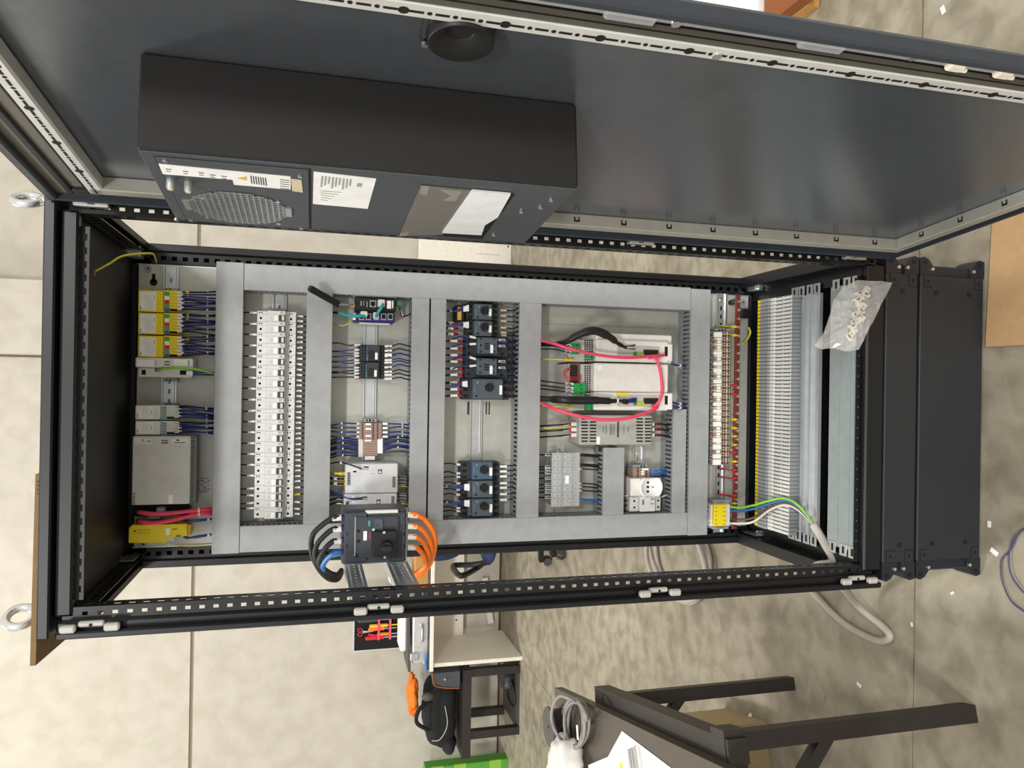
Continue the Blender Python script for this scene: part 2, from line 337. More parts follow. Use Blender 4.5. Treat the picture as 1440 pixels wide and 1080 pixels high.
# gland plates on the bottom
zp = B+.046
for Y0, Y1, nm in ((.155, .225, 0), (.012+.05, .135, 1)): pass
m = MB('gland'); m.box(-.31, .31, .2385, .258, zp, zp+.003); m.build('gland_plate', cab)
m = MB('strip'); m.box(-.32, .32, .232, .238, zp+.002, zp+.014).box(-.32, .32, .205, .212, zp+.002, zp+.010).box(-.32, .32, .172, .238, zp, zp+.002).box(-.32, .32, .172, .175, zp+.002, zp+.009); m.build('profile_strip', cab)
for a, b in ((.099, .138), (.0595, .098), (.030, .0585)):
    MB('gland').box(-.33, .33, a, b, zp, zp+.003).build('gland_plate', cab)
m = MB('frame_in').box(-.37, .37, .03, .50, B+.002, B+.006); m.build('base_shade_sheet', cab)  # dark sheet added as the shade seen between the gland plates
for s in (-1, 1):
    for Y in (.038, .07, .11, .185, .215, .25, .28):
        m = MB('zinc').cbox(s*.318, s*.348, Y-.006, Y+.02, zp+.003, zp+.0045, .0005); m.m('hole').box(s*.324, s*.342, Y+.003, Y+.010, zp+.0045, zp+.005); m.build('slotted_tab', cab)
# plinth: two tiers
pb = .004
for z0, z1 in ((.2, B-.004), (.0, .196)):
    m = MB('plinth'); m.cbox(-.352, .352, .004, .03, z0+.004, z1, .002); pn = m.build('plinth_panel', cab)
    for X in (-.31, .31):
        for z in ([(z0+z1)/2] if z0 > .1 else [.05, .15]): MB('frame_in').cyl((X, .004, z), (X, .0025, z), .006, n=12).build('screw', pn)
    for s in (-1, 1):
        for z in (z0+.02, z1-.022): 
            m = MB('hole').box(s*.3225, s*.3505, .0032, .005, z-.0125, z+.0125); m.m('plinth').box(s*.324, s*.3505, .0028, .005, z-.0115, z+.0115); m.m('hole').box(s*.333, s*.341, .0024, .005, z-.003, z+.004); m.build('corner_clip', pn)
        m = MB('plinth_corner'); zm = (z0+z1)/2
        m.cbox(s*.35, s*.378, .012, .07, z0, z1, .004)
        for e, ez in ((0, z0), (1, z1)):
            h = .026*(1 if e == 0 else -1)
            m.prism([(s*.352, .006, ez), (s*.394, .006, ez), (s*.398, .006, ez+h*.5), (s*.392, .006, ez+h), (s*.372, .006, ez+h*1.6), (s*.352, .006, ez+h*1.6)], (0, .06, 0))
            m.m('hole').cyl((s*.384, .006, ez+h*.55), (s*.384, .0045, ez+h*.55), .0055); m.m('steel').cyl((s*.368, .006, ez+h*1.35), (s*.368, .002, ez+h*1.35), .0042); m.m('plinth_corner')
        m.build('plinth_corner', cab)
        m = MB('plinth').box(s*.362, s*.38, .07, .50, z0+.004, z1-.004); m.build('plinth_side', cab)
MB('plinth').box(-.352, .352, .53, .555, .004, B-.006).build('plinth_panel', cab)
# ------------------------------------------------------------------ door, open past a right angle
TH = math.radians(-84); HD = V((.396, -.02, 0)); dd = V((math.cos(TH), math.sin(TH), 0)); nn = V((math.sin(TH), -math.cos(TH), 0))
DX = Matrix(((dd.x, nn.x, 0, HD.x), (dd.y, nn.y, 0, HD.y), (0, 0, 1, 0), (0, 0, 0, 1)))      # (s, t, z) -> world
def dp(x, y, t):                # photo pixel -> (s, z) on the door plane at height t above the sheet
    r = fwd+r2*((540-y)/F_PX)+d2*((x-720)/F_PX); c = HD+nn*t; k = (c-CAM).dot(nn)/r.dot(nn); q = CAM+r*k; return (q-HD).dot(dd), q.z
def D(m): return MB(m, DX)
DW, z0, z1 = .772, B+.006, T-.004
door = D('door_sheet').box(0, DW, -.003, 0, z0, z1).build('door', cab, label='open dark door leaf with grey inner sheet')
m = D('rim'); m.cbox(0, .006, -.003, .017, z0, z1, .001).cbox(DW-.014, DW, -.003, .017, z0, z1, .003).box(0, DW, -.003, .017, z0, z0+.006).cbox(0, DW, -.003, .017, z1-.018, z1, .003); m.build('rim', door)
FT = .0245                                                   # tubular frame inside the door
m = D('flange'); m.cbox(.072, .097, 0, FT, z0+.05, z1-.09, .0015).cbox(.097, .715, 0, FT, z0+.05, z0+.074, .0015); m.build('edge_frame', door)
zz = z0+.13
while zz < z1-.16:
    D('hole').box(.0968, .0974, .007, .017, zz-.006, zz+.006).m('flange').box(.0972, .0976, .007, .013, zz-.003, zz+.003).build('clip', door); zz += .1
for q in range(6): D('hole').box(.17+q*.1-.006, .17+q*.1+.006, .007, .017, z0+.0738, z0+.0745).m('flange').box(.17+q*.1-.003, .17+q*.1+.003, .007, .013, z0+.0742, z0+.0747).build('clip', door)
def punch(m, rows):
    for s_, zz, k, al in rows:
        if k % 8 == 7: m.cyl((s_, FT, zz), (s_, FT+.0006, zz), .006, n=10)
        elif k % 2 == 0: m.box(s_-(.0075 if al else .0017), s_+(.0075 if al else .0017), FT, FT+.0006, zz-(.0017 if al else .0075), zz+(.0017 if al else .0075))
        else: m.cyl((s_, FT, zz), (s_, FT+.0006, zz), .0028, n=8)
m = D('gaskside'); m.box(.7135, .7355, 0, FT-.003, z0+.05, z1-.09); m.m('perf').cbox(.713, .736, FT-.003, FT, z0+.05, z1-.09, .001); r_ = m.build('perforated_rail', door)
m = D('rubber'); m.box(.7355, .7365, .005, .0065, z0+.05, z1-.09).box(.7355, .7365, .014, .0155, z0+.05, z1-.09); m.build('seam', r_)
m = D('hole'); punch(m, [(.7235, z0+.07+k*.0135, k, 0) for k in range(120)]); m.build('punching', r_)
m = D('perf'); zc = z1-.10; m.cbox(.072, .736, 0, FT, zc-.013, zc+.013, .003); r_ = m.build('perforated_rail', door)
m = D('hole'); punch(m, [(.085+k*.0135, zc, k, 1) for k in range(48)]); m.build('punching', r_)
m = D('gaskside'); m.box(.736, DW-.014, 0, .004, z0+.01, z1-.02).box(.006, .736, 0, .004, z1-.085, z1-.018); m.build('gasket_channel', door)
m = D('rubber'); m.cbox(.740, .743, .004, .008, z0+.02, z1-.03, .001).cbox(.749, .751, .004, .008, z0+.02, z1-.03, .001).cbox(.02, .74, .004, .010, z1-.05, z1-.038, .002).cbox(.02, .74, .004, .007, z1-.074, z1-.07, .001).cbox(.03, .045, 0, .012, z0+.03, z1-.05, .003).cbox(.045, .74, 0, .012, z0+.02, z0+.035, .003); m.build('gasket', door)
m = D('silver'); m.box(.750, .757, .010, .013, z0+.25, z1-.3); m.build('lock_rod', door)
for x, y, nm in ((896, 12, 'clear_cover'), (1165, 58, 'clear_cover'), (1355, 88, 'skinplast'), (1424, 98, 'skinplast')):
    s_, zz = dp(x, y, .015); m = D(nm); L = .03 if nm == 'clear_cover' else .012; m.cbox(.745, .760, .006, .018, zz-L, zz+L, .003)
    if nm != 'clear_cover': m.cyl((.748, .014, zz-L-.008), (.748, .014, zz-L), .003)
    m.build('rod_guide', door)
for x, y, t in ((951, 30, .012), (1008, 76, .022), (1284, 78, .012)):
    s_, zz = dp(x, y, t); m = D('steel'); m.cyl((s_, t-.004, zz), (s_, t+.004, zz), .006, n=8); m.build('screw', door)
# ------------------------------------------------------------------ cooling unit on the door
S0, S1, DT, Z0, Z1 = .272, .530, .122, 1.292, 1.838
p = DX @ V((.4, .06, Z0)); ac = thing('cooling_unit', p, 'dark grey box-shaped cooling unit mounted on the open cabinet door', 'cooling unit')
m = D('ac_side'); m.cbox(S0, S1, .0005, DT-.002, Z0, Z1, .003); m.build('housing', ac)
m = D('ac_face'); m.cbox(S0+.002, S1-.002, DT-.002, DT, Z0+.002, Z1-.002, .001); m.build('front_panel', ac)
zs = dp(437, 290, DT)[1]; m = D('ac_face'); m.cbox(S0+.006, S1-.012, DT, DT+.002, zs+.002, Z1-.018, .001); fp = m.build('service_panel', ac)
m = D('hole'); m.box(S0+.004, S1-.010, DT, DT+.0006, zs-.0005, zs+.002).box(S0+.004, S1-.012, DT, DT+.0006, Z1-.018, Z1-.0165); m.build('panel_gap', ac)
def quad(m, pts, t, th=.0008):   # flat sticker from photo corner pixels
    q = [dp(x, y, t) for x, y in pts]; return m.prism([(s, t, z) for s, z in q], (0, th, 0))
m = D('white'); a = quad(m, ((223, 230), (408.6, 248), (408.6, 266), (329, 259), (327, 252), (229, 244)), DT+.002); lb = m.build('sticker', ac)
m = D('ink')
for x, y in ((237, 239), (261, 242), (283, 244), (299, 247), (315, 249)): quad(m, ((x-4, y-2), (x+4, y-1), (x+4, y), (x-4, y-1)), DT+.0028, .0002); quad(m, ((x-3, y+1.2), (x+3, y+2.2), (x+3, y+3), (x-3, y+2)), DT+.0028, .0002)
for k in range(7): quad(m, ((352+k*3.4, 247+k*.5), (353.6+k*3.4, 247+k*.5), (355+k*3.4, 258+k*.5), (353.4+k*3.4, 258+k*.5)), DT+.0028, .0002)
for k in range(5): quad(m, ((394, 252+k*3), (407, 253.5+k*3), (407, 254.3+k*3), (394, 252.8+k*3)), DT+.0028, .0002)
m.m('amber'); quad(m, ((333, 250), (347, 248), (347, 254)), DT+.0028, .0002); m.build('print', lb)
m = D('beige'); quad(m, ((409, 251), (424, 253), (426, 270), (411, 268)), DT+.002); m.build('sticker', ac)
m = D('white'); quad(m, ((441, 241), (529, 251), (517, 293), (440, 286)), DT); lb = m.build('sticker', ac)
m = D('paleink')
for k in range(9): quad(m, ((452+k*5, 247+k*.6), (455+k*5, 247.3+k*.6), (453+k*5, 263+k*.6-(k % 3)*3), (450.5+k*5, 263+k*.6-(k % 3)*3)), DT+.0008, .0002)
for k in range(5): quad(m, ((451, 268+k*3), (451+30-k*5, 270+k*3), (451+30-k*5, 270.8+k*3), (451, 268.8+k*3)), DT+.0008, .0002)
quad(m, ((503, 257), (510, 258), (508, 263), (501, 262)), DT+.0008, .0002); m.build('print', lb)
for x, y in ((240, 252), (265, 256)):         # two little connectors
    s_, zz = dp(x, y, DT+.002); m = D('silver'); m.cyl((s_, DT+.002, zz), (s_, DT+.014, zz), .005, n=10); m.m('beige').cyl((s_, DT+.014, zz), (s_, DT+.016, zz), .0035, n=8); m.build('connector', ac)
sc_, zc = dp(336, 292, DT+.002); rr = .058
m = D('hole'); m.cyl((sc_, DT+.001, zc), (sc_, DT+.0025, zc), rr, n=32); m.build('fan_opening', ac)
m = D('silver'); m.tube([(sc_+(rr-.008)*math.cos(t), DT-.001, zc+(rr-.008)*math.sin(t)) for t in [2*math.pi*k/28 for k in range(29)]], .004, 6, 0, False); m.build('fan_ring', ac)
m = D('zinc')
for k in range(-8, 9):
    h = math.sqrt(max(0, .066**2-(k*.0078)**2))
    m.box(sc_+k*.0078-.0011, sc_+k*.0078+.0011, DT+.003, DT+.0045, zc-h, zc+h).box(sc_-h, sc_+h, DT+.003, DT+.0045, zc+k*.0078-.0011, zc+k*.0078+.0011)
for e in (-1, 1): m.box(sc_-.018, sc_+.018, DT+.002, DT+.0045, zc+e*.066-.006, zc+e*.066+.006)
m.build('fan_grille', ac)
for x, y in ((283, 277), (391, 283), (292, 306), (392, 314), (248, 309), (269, 310), (424, 321), (232, 226), (422, 248), (775, 282), (760, 292), (733, 298), (694, 331)):
    s_, zz = dp(x, y, DT+.002); m = D('steel'); m.cyl((s_, DT, zz), (s_, DT+.0035, zz), .0032, n=8); m.build('screw', ac)
# outlet with taped foil and white filter mat
m = D('hole'); quad(m, ((592, 259), (724, 273), (678, 336), (612, 331)), DT, .0006); m.build('outlet', ac)
m = D('tape'); quad(m, ((592, 260), (663, 267), (622, 330), (561, 331)), DT+.0006, .0006); tp = m.build('brown_foil', ac)
for q in (((593, 261), (604, 262), (600, 275), (590, 272)), ((618, 266), (650, 269), (640, 283), (622, 282), (634, 276)), ((563, 328), (575, 326), (572, 332), (561, 332))): quad(D('tapelite'), q, DT+.0012, .0002).build('tape_patch', tp)
m = D('filtermat'); m.prism([(s, DT+.001, z) for s, z in [dp(*q, DT+.003) for q in ((664, 268), (718, 273), (700, 305), (682, 316), (677, 330), (622, 327))]], (0, .003, 0)); m.build('filter_mat', ac)
# funnel-shaped cable gland / vent near the free edge
s_, zz = dp(648, 52, .02); c0 = DX @ V((s_, 0, zz)); vt = thing('round_vent', c0, 'black funnel-shaped round fitting on square plate on the cabinet door', 'vent')
m = D('black'); m.cbox(s_-.041, s_+.041, .0005, .010, zz-.041, zz+.041, .004); m.build('base_plate', vt)
m = D('black'); n = 28
ring = [(.037, .008), (.037, .028), (.0355, .029), (.016, .014), (.015, .014), (.015, .004)]
vs = [(s_+r*math.cos(2*math.pi*k/n), t, zz+r*math.sin(2*math.pi*k/n)) for r, t in ring for k in range(n)]
m.add(vs, [(j*n+k, j*n+(k+1) % n, (j+1)*n+(k+1) % n, (j+1)*n+k) for j in range(len(ring)-1) for k in range(n)], True); m.build('funnel', vt)
m = D('hole'); m.cyl((s_, .0125, zz), (s_, .0135, zz), .0155, n=20); m.build('bore', vt)
for a in (-1, 1):
    for b in (-1, 1): m = D('steel'); m.cyl((s_+a*.035, .012, zz+b*.035), (s_+a*.035, .016, zz+b*.035), .004, n=8); m.build('screw', vt)
# ================================================================== wiring ducts on the mounting plate
CY = PY-.08                                                  # front of the duct covers
def duct(x0, y0, x1, y1, vert, label, lim=None):
    a, b, c, d = rc(x0, y0, x1, y1, CY)
    if lim: a, b = lim
    t = thing('wiring_duct', ((a+b)/2, PY, c), label, 'wiring duct')
    MB('duct').box(a+.001, b-.001, PY-.003, PY, c+.001, d-.001).build('base', t)
    for sd in (0, 1):                                        # side walls with their comb of fingers
        m = MB('duct'); p = .0125
        if vert:
            xx = a+.0005 if sd == 0 else b-.0025
            m.box(xx, xx+.002, PY-.03, PY-.003, c, d); k = c+.002
            while k < d-.008: m.box(xx, xx+.002, CY+.004, PY-.03, k, k+.0068); k += p
            m.box(xx, xx+.002, CY+.001, CY+.006, c, d)
        else:
            zz = c+.0005 if sd == 0 else d-.0025
            m.box(a, b, PY-.03, PY-.003, zz, zz+.002); k = a+.002
            while k < b-.008: m.box(k, k+.0068, CY+.004, PY-.03, zz, zz+.002); k += p
            m.box(a, b, CY+.001, CY+.006, zz, zz+.002)
        m.build('slotted_wall', t)
    m = MB('duct_cover'); m.cbox(a-.001, b+.001, CY-.001, CY+.002, c-.001, d+.001, .001)
    if vert: m.box(a-.001, a, CY, CY+.008, c, d).box(b, b+.001, CY, CY+.008, c, d)
    else: m.box(a, b, CY, CY+.008, c-.001, c).box(a, b, CY, CY+.008, d, d+.001)
    m.build('cover', t); return a, b, c, d
A = duct(301.5, 369, 339, 778, 0, 'long grey duct cover below the yellow input modules, full plate width')
Fd = duct(970, 407, 996.5, 752, 0, 'long grey duct above the row of white-capped bottom terminals')
VL = rc(335, 731, 970, 764, CY); VR = rc(343, 388, 970, 421.5, CY); lim = (VL[1]+.002, VR[0]-.002)
def vduct(q, label):
    t0, t1 = Fd[3]+.002, A[2]-.002; m0 = px(700, 0, CY)
    return t0, t1
def vd(q, label):
    a, b = q[0], q[1]; c, d = vduct(q, label); t = thing('wiring_duct', ((a+b)/2, PY, c), label, 'wiring duct')
    MB('duct').box(a+.001, b-.001, PY-.003, PY, c, d).build('base', t)
    for xx in (a+.0005, b-.0025):
        m = MB('duct'); m.box(xx, xx+.002, PY-.03, PY-.003, c, d); k = c+.002
        while k < d-.008: m.box(xx, xx+.002, CY+.004, PY-.03, k, k+.0068); k += .0125
        m.box(xx, xx+.002, CY+.001, CY+.006, c, d); m.build('slotted_wall', t)
    m = MB('duct_cover'); m.cbox(a-.001, b+.001, CY-.001, CY+.002, c, d, .001); m.box(a-.001, a, CY, CY+.008, c, d).box(b, b+.001, CY, CY+.008, c, d); m.build('cover', t)
vd(VL, 'vertical grey duct running behind the main switch'); vd(VR, 'vertical grey duct on the door-hinge side of the plate')
duct(429.5, 411, 465, 736, 0, 'grey cross duct between the white circuit breakers and the network switch', lim)
duct(577.5, 415, 601, 735, 0, 'grey cross duct above a thin black gap, under the silver power supplies', lim)
duct(604.5, 415, 625, 735, 0, 'grey cross duct below a thin black gap, above the motor starters', lim)
duct(729, 421, 759, 733, 0, 'grey cross duct between the motor starters and the white servo drives', lim)
Ed = rc(946, 576, 964, 722, CY); duct(946, 576, 964, 722, 0, 'short grey duct below the white socket outlet', (lim[0], Ed[1]))
Gd = rc(848.5, 630, 877, 724, CY); duct(848.5, 630, 877, 724, 0, 'short grey duct between clear covered terminals and socket outlet', (lim[0], Gd[1]))
# ================================================================== DIN rails
def din(x, y, X0, X1, label):
    z = px(x, y, PY-.007).z; m = MB('zinc'); m.box(X0, X1, PY-.0015, PY, z-.0125, z+.0125).box(X0, X1, PY-.0075, PY, z-.0135, z-.0122).box(X0, X1, PY-.0075, PY, z+.0122, z+.0135)
    m.box(X0, X1, PY-.0075, PY-.006, z-.0175, z-.0125).box(X0, X1, PY-.0075, PY-.006, z+.0125, z+.0175); m.m('hole' if x > 1000 else 'mcb_grey'); k = X0+.015
    while k < X1-.02 and not 430 < x < 760: m.box(k, k+.012, PY-.0019, PY-.0014, z-.0026, z+.0026); k += .025
    m.m('steel').cyl((X1-.02, PY-.0015, z), (X1-.02, PY-.004, z), .005, n=10)
    m.build('din_rail', None, label, 'mounting rail'); return z
XL, XR = -.335, .345
Z1_ = din(237.5, 550, XL, XR, 'zinc mounting rail carrying the yellow and grey input modules')
Z2_ = din(393, 420, *lim, 'zinc mounting rail behind the white circuit breakers')
Z3_ = din(521, 470, *lim, 'zinc mounting rail between network switch and silver power supplies')
Z4_ = din(669, 600, *lim, 'zinc mounting rail between the two groups of motor starters')
Z5_ = din(787, 632, lim[0], px(787, 626, PY).x, 'short zinc mounting rail over the clear covered terminals')
Z6_ = din(898, 640, lim[0], px(898, 628, PY).x, 'short zinc mounting rail above the white socket outlet')
Z7_ = din(1015.5, 420, px(1015, 748, PY).x, px(1015, 413, PY).x, 'zinc mounting rail of the lowest terminal row')
# ================================================================== wires
def W(pts, r, mt, label, group=None, sleeve=None, tip=None, tie=None, name='wire', n=6):
    """pts in (photo x, photo y, depth Y); sleeve/tip/tie: (t0, t1, material) pieces threaded on the first segments"""
    q = [px(a, b, c) for a, b, c in pts]; o = MB(mt).tube(q, r, n, 4).build(name, None, label, 'wire', group)
    for nm, it in (('marker_sleeve', sleeve), ('ferrule', tip), ('cable_tie', tie)):
        if it:
            a, b, mm = it[:3]; rr = it[3] if len(it) > 3 else 1.9
            L = [0]
            for u, v in zip(q, q[1:]): L.append(L[-1]+(v-u).length)
            def at(t):
                t *= L[-1]
                for i in range(len(q)-1):
                    if t <= L[i+1]+1e-9: return q[i].lerp(q[i+1], (t-L[i])/max(1e-9, L[i+1]-L[i]))
                return q[-1]
            MB(mm).cyl(at(a), at(b), r*rr, n=6).build(nm, o)
    return o
rnd = random.uniform
# ================================================================== row of input modules
YM = .416
def print_lines(m, x0, y0, x1, y1, Y, n, mt='ink', gap=.35):
    m.m(mt)
    for k in range(n):
        y = y0+(y1-y0)*(k+.5)/n; m.P(x0+rnd(0, 1), y-(y1-y0)/n*gap/2, x1-rnd(0, (x1-x0)*.4), y+(y1-y0)/n*gap/2, Y-.0003, Y)
    return m
def io_module(y0, y1, body, n_wires, label, wl, wg, xs=0, extra=True):
    p = px(225, (y0+y1)/2, YM); t = thing('input_module', (p.x, PY, p.z-.06), label, 'input module', None)
    m = MB(body); m.P(194+xs, y0, 229+xs, y1, YM, PY-.008, .0015); m.P(229+xs, y0, 249+xs, y1, YM+.004, PY-.008, .001); m.build('body', t)
    m = MB('white'); m.P(196+xs, y0+2, 219+xs, y1-2, YM-.0005, YM); lb = m.build('label_card', t)
    m = MB('paleink')
    for k in range(5): m.P(205+xs+k*2.6, y0+3, 205.4+xs+k*2.6, y1-3, YM-.0008, YM-.0004)
    m.m('ink').P(197+xs, y1-8, 198+xs, y1-3, YM-.0008, YM-.0004).P(217+xs, y0+6, 217.6+xs, y0+13, YM-.0008, YM-.0004); m.build('print', lb)
    m = MB('hole')
    k = y0+1.5
    while k < y1-1: m.P(229.5+xs, k, 231+xs, k+1.6, YM+.0035, YM+.005); k += 3.1
    m.build('led_row', t); h = (y1-y0)/5.2
    for k, c in enumerate(('green', 'white', 'red', 'teal', 'devblue') if body == 'yellow' else ('tealbox', 'tgrey', 'tgrey', 'tgrey', 'tealbox')):
        MB(c).P(231.5+xs, y0+2+k*h, 238+xs, y0+2+(k+1)*h-.5, YM+.003, YM+.006).build('colour_tab', t)
    n = 6
    for k in range(n): MB('yellow' if body == 'yellow' else 'et_white').P(238.5+xs, y0+1+k*(y1-y0-5)/n, 249+xs, y0+.4+(k+1)*(y1-y0-5)/n, YM+.002, YM+.006).build('terminal_strip', t)
    MB('hole').P(238.5+xs, y1-4, 249+xs, y1-.6, YM+.003, YM+.006).build('socket', t)
    m = MB('milky')
    for k in range(6): m.P(249+xs, y0+1+k*(y1-y0-3)/6, 256+xs, y0+.2+(k+1)*(y1-y0-3)/6, YM+.004, YM+.012)
    m.build('plug_row', t)
    for k in range(n_wires):
        y = y0+1.5+(y1-y0-3)*(k+.5)/n_wires; e = rnd(-4, 5)
        W([(253+xs, y, YM+.008), (266+xs, y-rnd(0, 2), YM+.0+rnd(-.004, .004)), (283, y+e*.3, YM+rnd(-.004, .006)), (306, y+e, CY+.03)], .0021, 'navy' if k % 4 else 'darkwire', wl, wg,
          sleeve=(.03, .13, 'white', 1.25) if k % 2 else None, tie=(.68+.1*(k % 2), .72+.1*(k % 2), 'white', 1.5) if k % 2 == 0 else None, tip=(.16, .24, 'yellow', 1.2) if k < 3 and extra else None)
for i, (a, b) in enumerate(((408.5, 438.5), (440, 470), (472, 502.5))):
    io_module(a, b, 'yellow', 9, ('yellow input module just below the keyhole in the plate', 'middle yellow input module of the three', 'yellow input module beside the white bus head')[i], 'thin blue wire from a yellow input module into the duct below', 'wires of the yellow input modules')
for i, (a, b) in enumerate(((570, 590), (592, 611.5))):
    io_module(a, b, 'et_white', 7, ('light grey input module further from the large silver controller', 'light grey input module against the large silver controller')[i], 'thin blue wire from a light grey input module into the duct below', 'wires of the grey input modules', -4, False)
p = px(230, 510, YM); t = thing('bus_module', (p.x, PY, p.z-.07), 'white bus head module under the yellow input modules', 'bus module')
MB('et_white').P(190, 503.5, 271, 517, YM-.006, PY-.008, .002).build('body', t)
MB('white').P(192, 506, 216, 515, YM-.0068, YM-.006).build('label_card', t); MB('white').P(244, 506, 262, 515, YM-.0068, YM-.006).build('label_card', t)
m = MB('ink'); m.P(231, 508, 239, 509.4, YM-.0065, YM-.006).P(231, 512, 239, 513.4, YM-.0065, YM-.006).P(219, 506, 219.6, 515, YM-.0065, YM-.006).P(265, 507, 266, 515, YM-.0065, YM-.006); m.build('vent', t)
MB('offwhite').P(194, 517.5, 270, 530.5, YM+.012, PY-.008, .002).build('bus_socket', t)
m = MB('hole').P(199, 520, 205, 527, YM+.0112, YM+.013).P(253, 521, 262, 527, YM+.0112, YM+.013); m.build('jack', t)
m = MB('silver').P(262, 522, 271, 528, YM+.004, YM+.03); m.build('plug', t)
W([(219, 521, YM+.01), (228, 518.5, YM-.006), (250, 517, YM-.012), (275, 519, YM-.004), (306, 527, CY+.03)], .0032, 'greenwire', 'light green bus cable leaving the white bus head module', sleeve=(.0, .1, 'tealbox', 1.2), name='bus_cable')
for y in (523, 526): W([(271, y, YM+.012), (285, y+1, YM+.01), (306, y+1, CY+.03)], .002, 'navy', 'thin blue wire from the bus head into the duct', 'bus head supply wires')
for yy, wh in ((405, 'above the yellow input modules'), (533, 'below the white bus head'), (567, 'above the light grey input modules')):
    MB('tgrey').P(229, yy, 250, yy+3.5, PY-.03, PY-.006).m('hole').P(233, yy+.8, 235, yy+2.6, PY-.0305, PY-.029).P(238, yy+.6, 240, yy+2.8, PY-.0305, PY-.029).build('end_clamp', None, 'small grey end stop '+wh, 'end clamp')
# large controller
t = thing('controller', (px(228, 660, YM).x, PY, px(268, 660, YM).z), 'large silver grey controller box between grey modules and pink cables', 'controller')
YC = YM-.012; m = MB('cpu'); m.P(185.5, 613.5, 267, 709.5, YC, PY-.03, .002); m.build('body', t)
m = MB('mcb_grey'); a, b, c, d = rc(268, 614, 273, 709, YC+.01); m.box(a, b, YC+.004, PY-.03, c-.004, d); m.build('vent_side', t)
m = MB('hole')
for k in range(30): m.box(a+(b-a)*(k+.2)/30, a+(b-a)*(k+.6)/30, YC+.0035, YC+.006, c-.002, d-.001)
m.build('vent_slot', t)
MB('et_white').P(189, 616, 213, 625, YC-.0008, YC).build('display_strip', t); MB('et_white').P(241, 616, 264, 625, YC-.0008, YC).build('display_strip', t)
m = MB('ink'); m.P(207, 620, 211.5, 621.2, YC-.0012, YC-.0006).P(248, 618, 252, 620, YC-.0012, YC-.0006).P(245, 622, 261, 623, YC-.0012, YC-.0006).P(227, 619, 236, 620.2, YC-.0006, YC).P(227, 622, 236, 623.6, YC-.0006, YC).P(200, 618, 202, 620, YC-.0012, YC-.0006); m.build('slot_mark', t)
m = MB('white').P(237, 696, 243, 708, YC-.0006, YC); m.build('label', t)
text('SIEMENS', .0085, (px(189, 702, YC).x, YC-.0006, px(188.5, 702, YC).z), 'ink', t)
m = MB('hole').P(187, 710, 266, 725, YC+.05, PY-.01); m.build('connector_bay', t)
m = MB('silver').P(219, 713, 232, 727, YC+.03, YC+.06, .003).P(207, 725, 226, 731, YC+.035, YC+.06, .003); m.build('data_plug', t)
for i, (ya, yb) in enumerate(((720, 717), (733, 722))):
    W([(194, ya, YC+.04), (197, ya+.5, YC+.012), (215, ya+2.5, YC+.008), (245, ya+1-i*3, YC+.01), (283, yb, YC+.02), (304, yb-1+i*2, CY+.03)], .0052, 'pink', 'thick pink bus cable from the controller bay into the duct', 'pink cables at the controller', tie=(.78, .80, 'skinplast', 1.25), name='bus_cable', n=10)
# yellow safety relay
t = thing('safety_relay', (px(224, 750, YM).x, PY, px(262, 750, YM).z), 'yellow safety relay at the end of the module row', 'relay')
YR = YM-.006; m = MB('yellow'); m.prism([(px(a, b, YR).x, YR, px(a, b, YR).z) for a, b in ((181, 763.5), (181.5, 743), (186, 738.5), (262, 737), (263, 753.5), (240, 756), (232, 763))], (0, .065, 0)); m.build('body', t)
m = MB('amber').P(262, 738, 268, 753, YR+.012, YR+.06, .001); m.build('terminal_end', t)
m = MB('white').P(233, 743, 239, 752, YR-.0006, YR); m.build('label', t)
m = MB('ink')
for k in range(6): m.P(194+k*3.2, 744.5, 195.2+k*3.2, 745.8, YR-.0005, YR).P(194+k*3.2, 748, 194.6+k*3.2, 751, YR-.0004, YR)
m.P(242, 743.6, 249, 744.6, YR-.0005, YR).P(248, 753, 254, 754.6, YR-.001, YR).P(188, 746, 191, 748, YR-.0005, YR); m.build('print', t)
for i, (x, y) in enumerate(((258, 731), (258, 754))):
    for k in range(3): W([(x, y+k*.6, YR+.02), (x+6, y+1.4+k*.8, YR+.008), (x+18, y+2-k, YR+.006), (306, y-2-2*i, CY+.03)], .002, 'blue' if k == 1 else 'navy', 'thin blue wire beside the yellow safety relay', 'wires of the safety relay', tie=(.7, .76, 'white', 1.5))
W([(230, 762, PY-.02), (240, 766, PY-.012), (265, 768, PY-.008), (304, 766, PY-.01)], .0014, 'gy', 'thin green-yellow earth wire below the yellow relay')
W([(240, 727, PY-.03), (262, 724, PY-.03), (304, 724, PY-.03)], .0014, 'gy', 'thin green-yellow wire behind the pink cables')
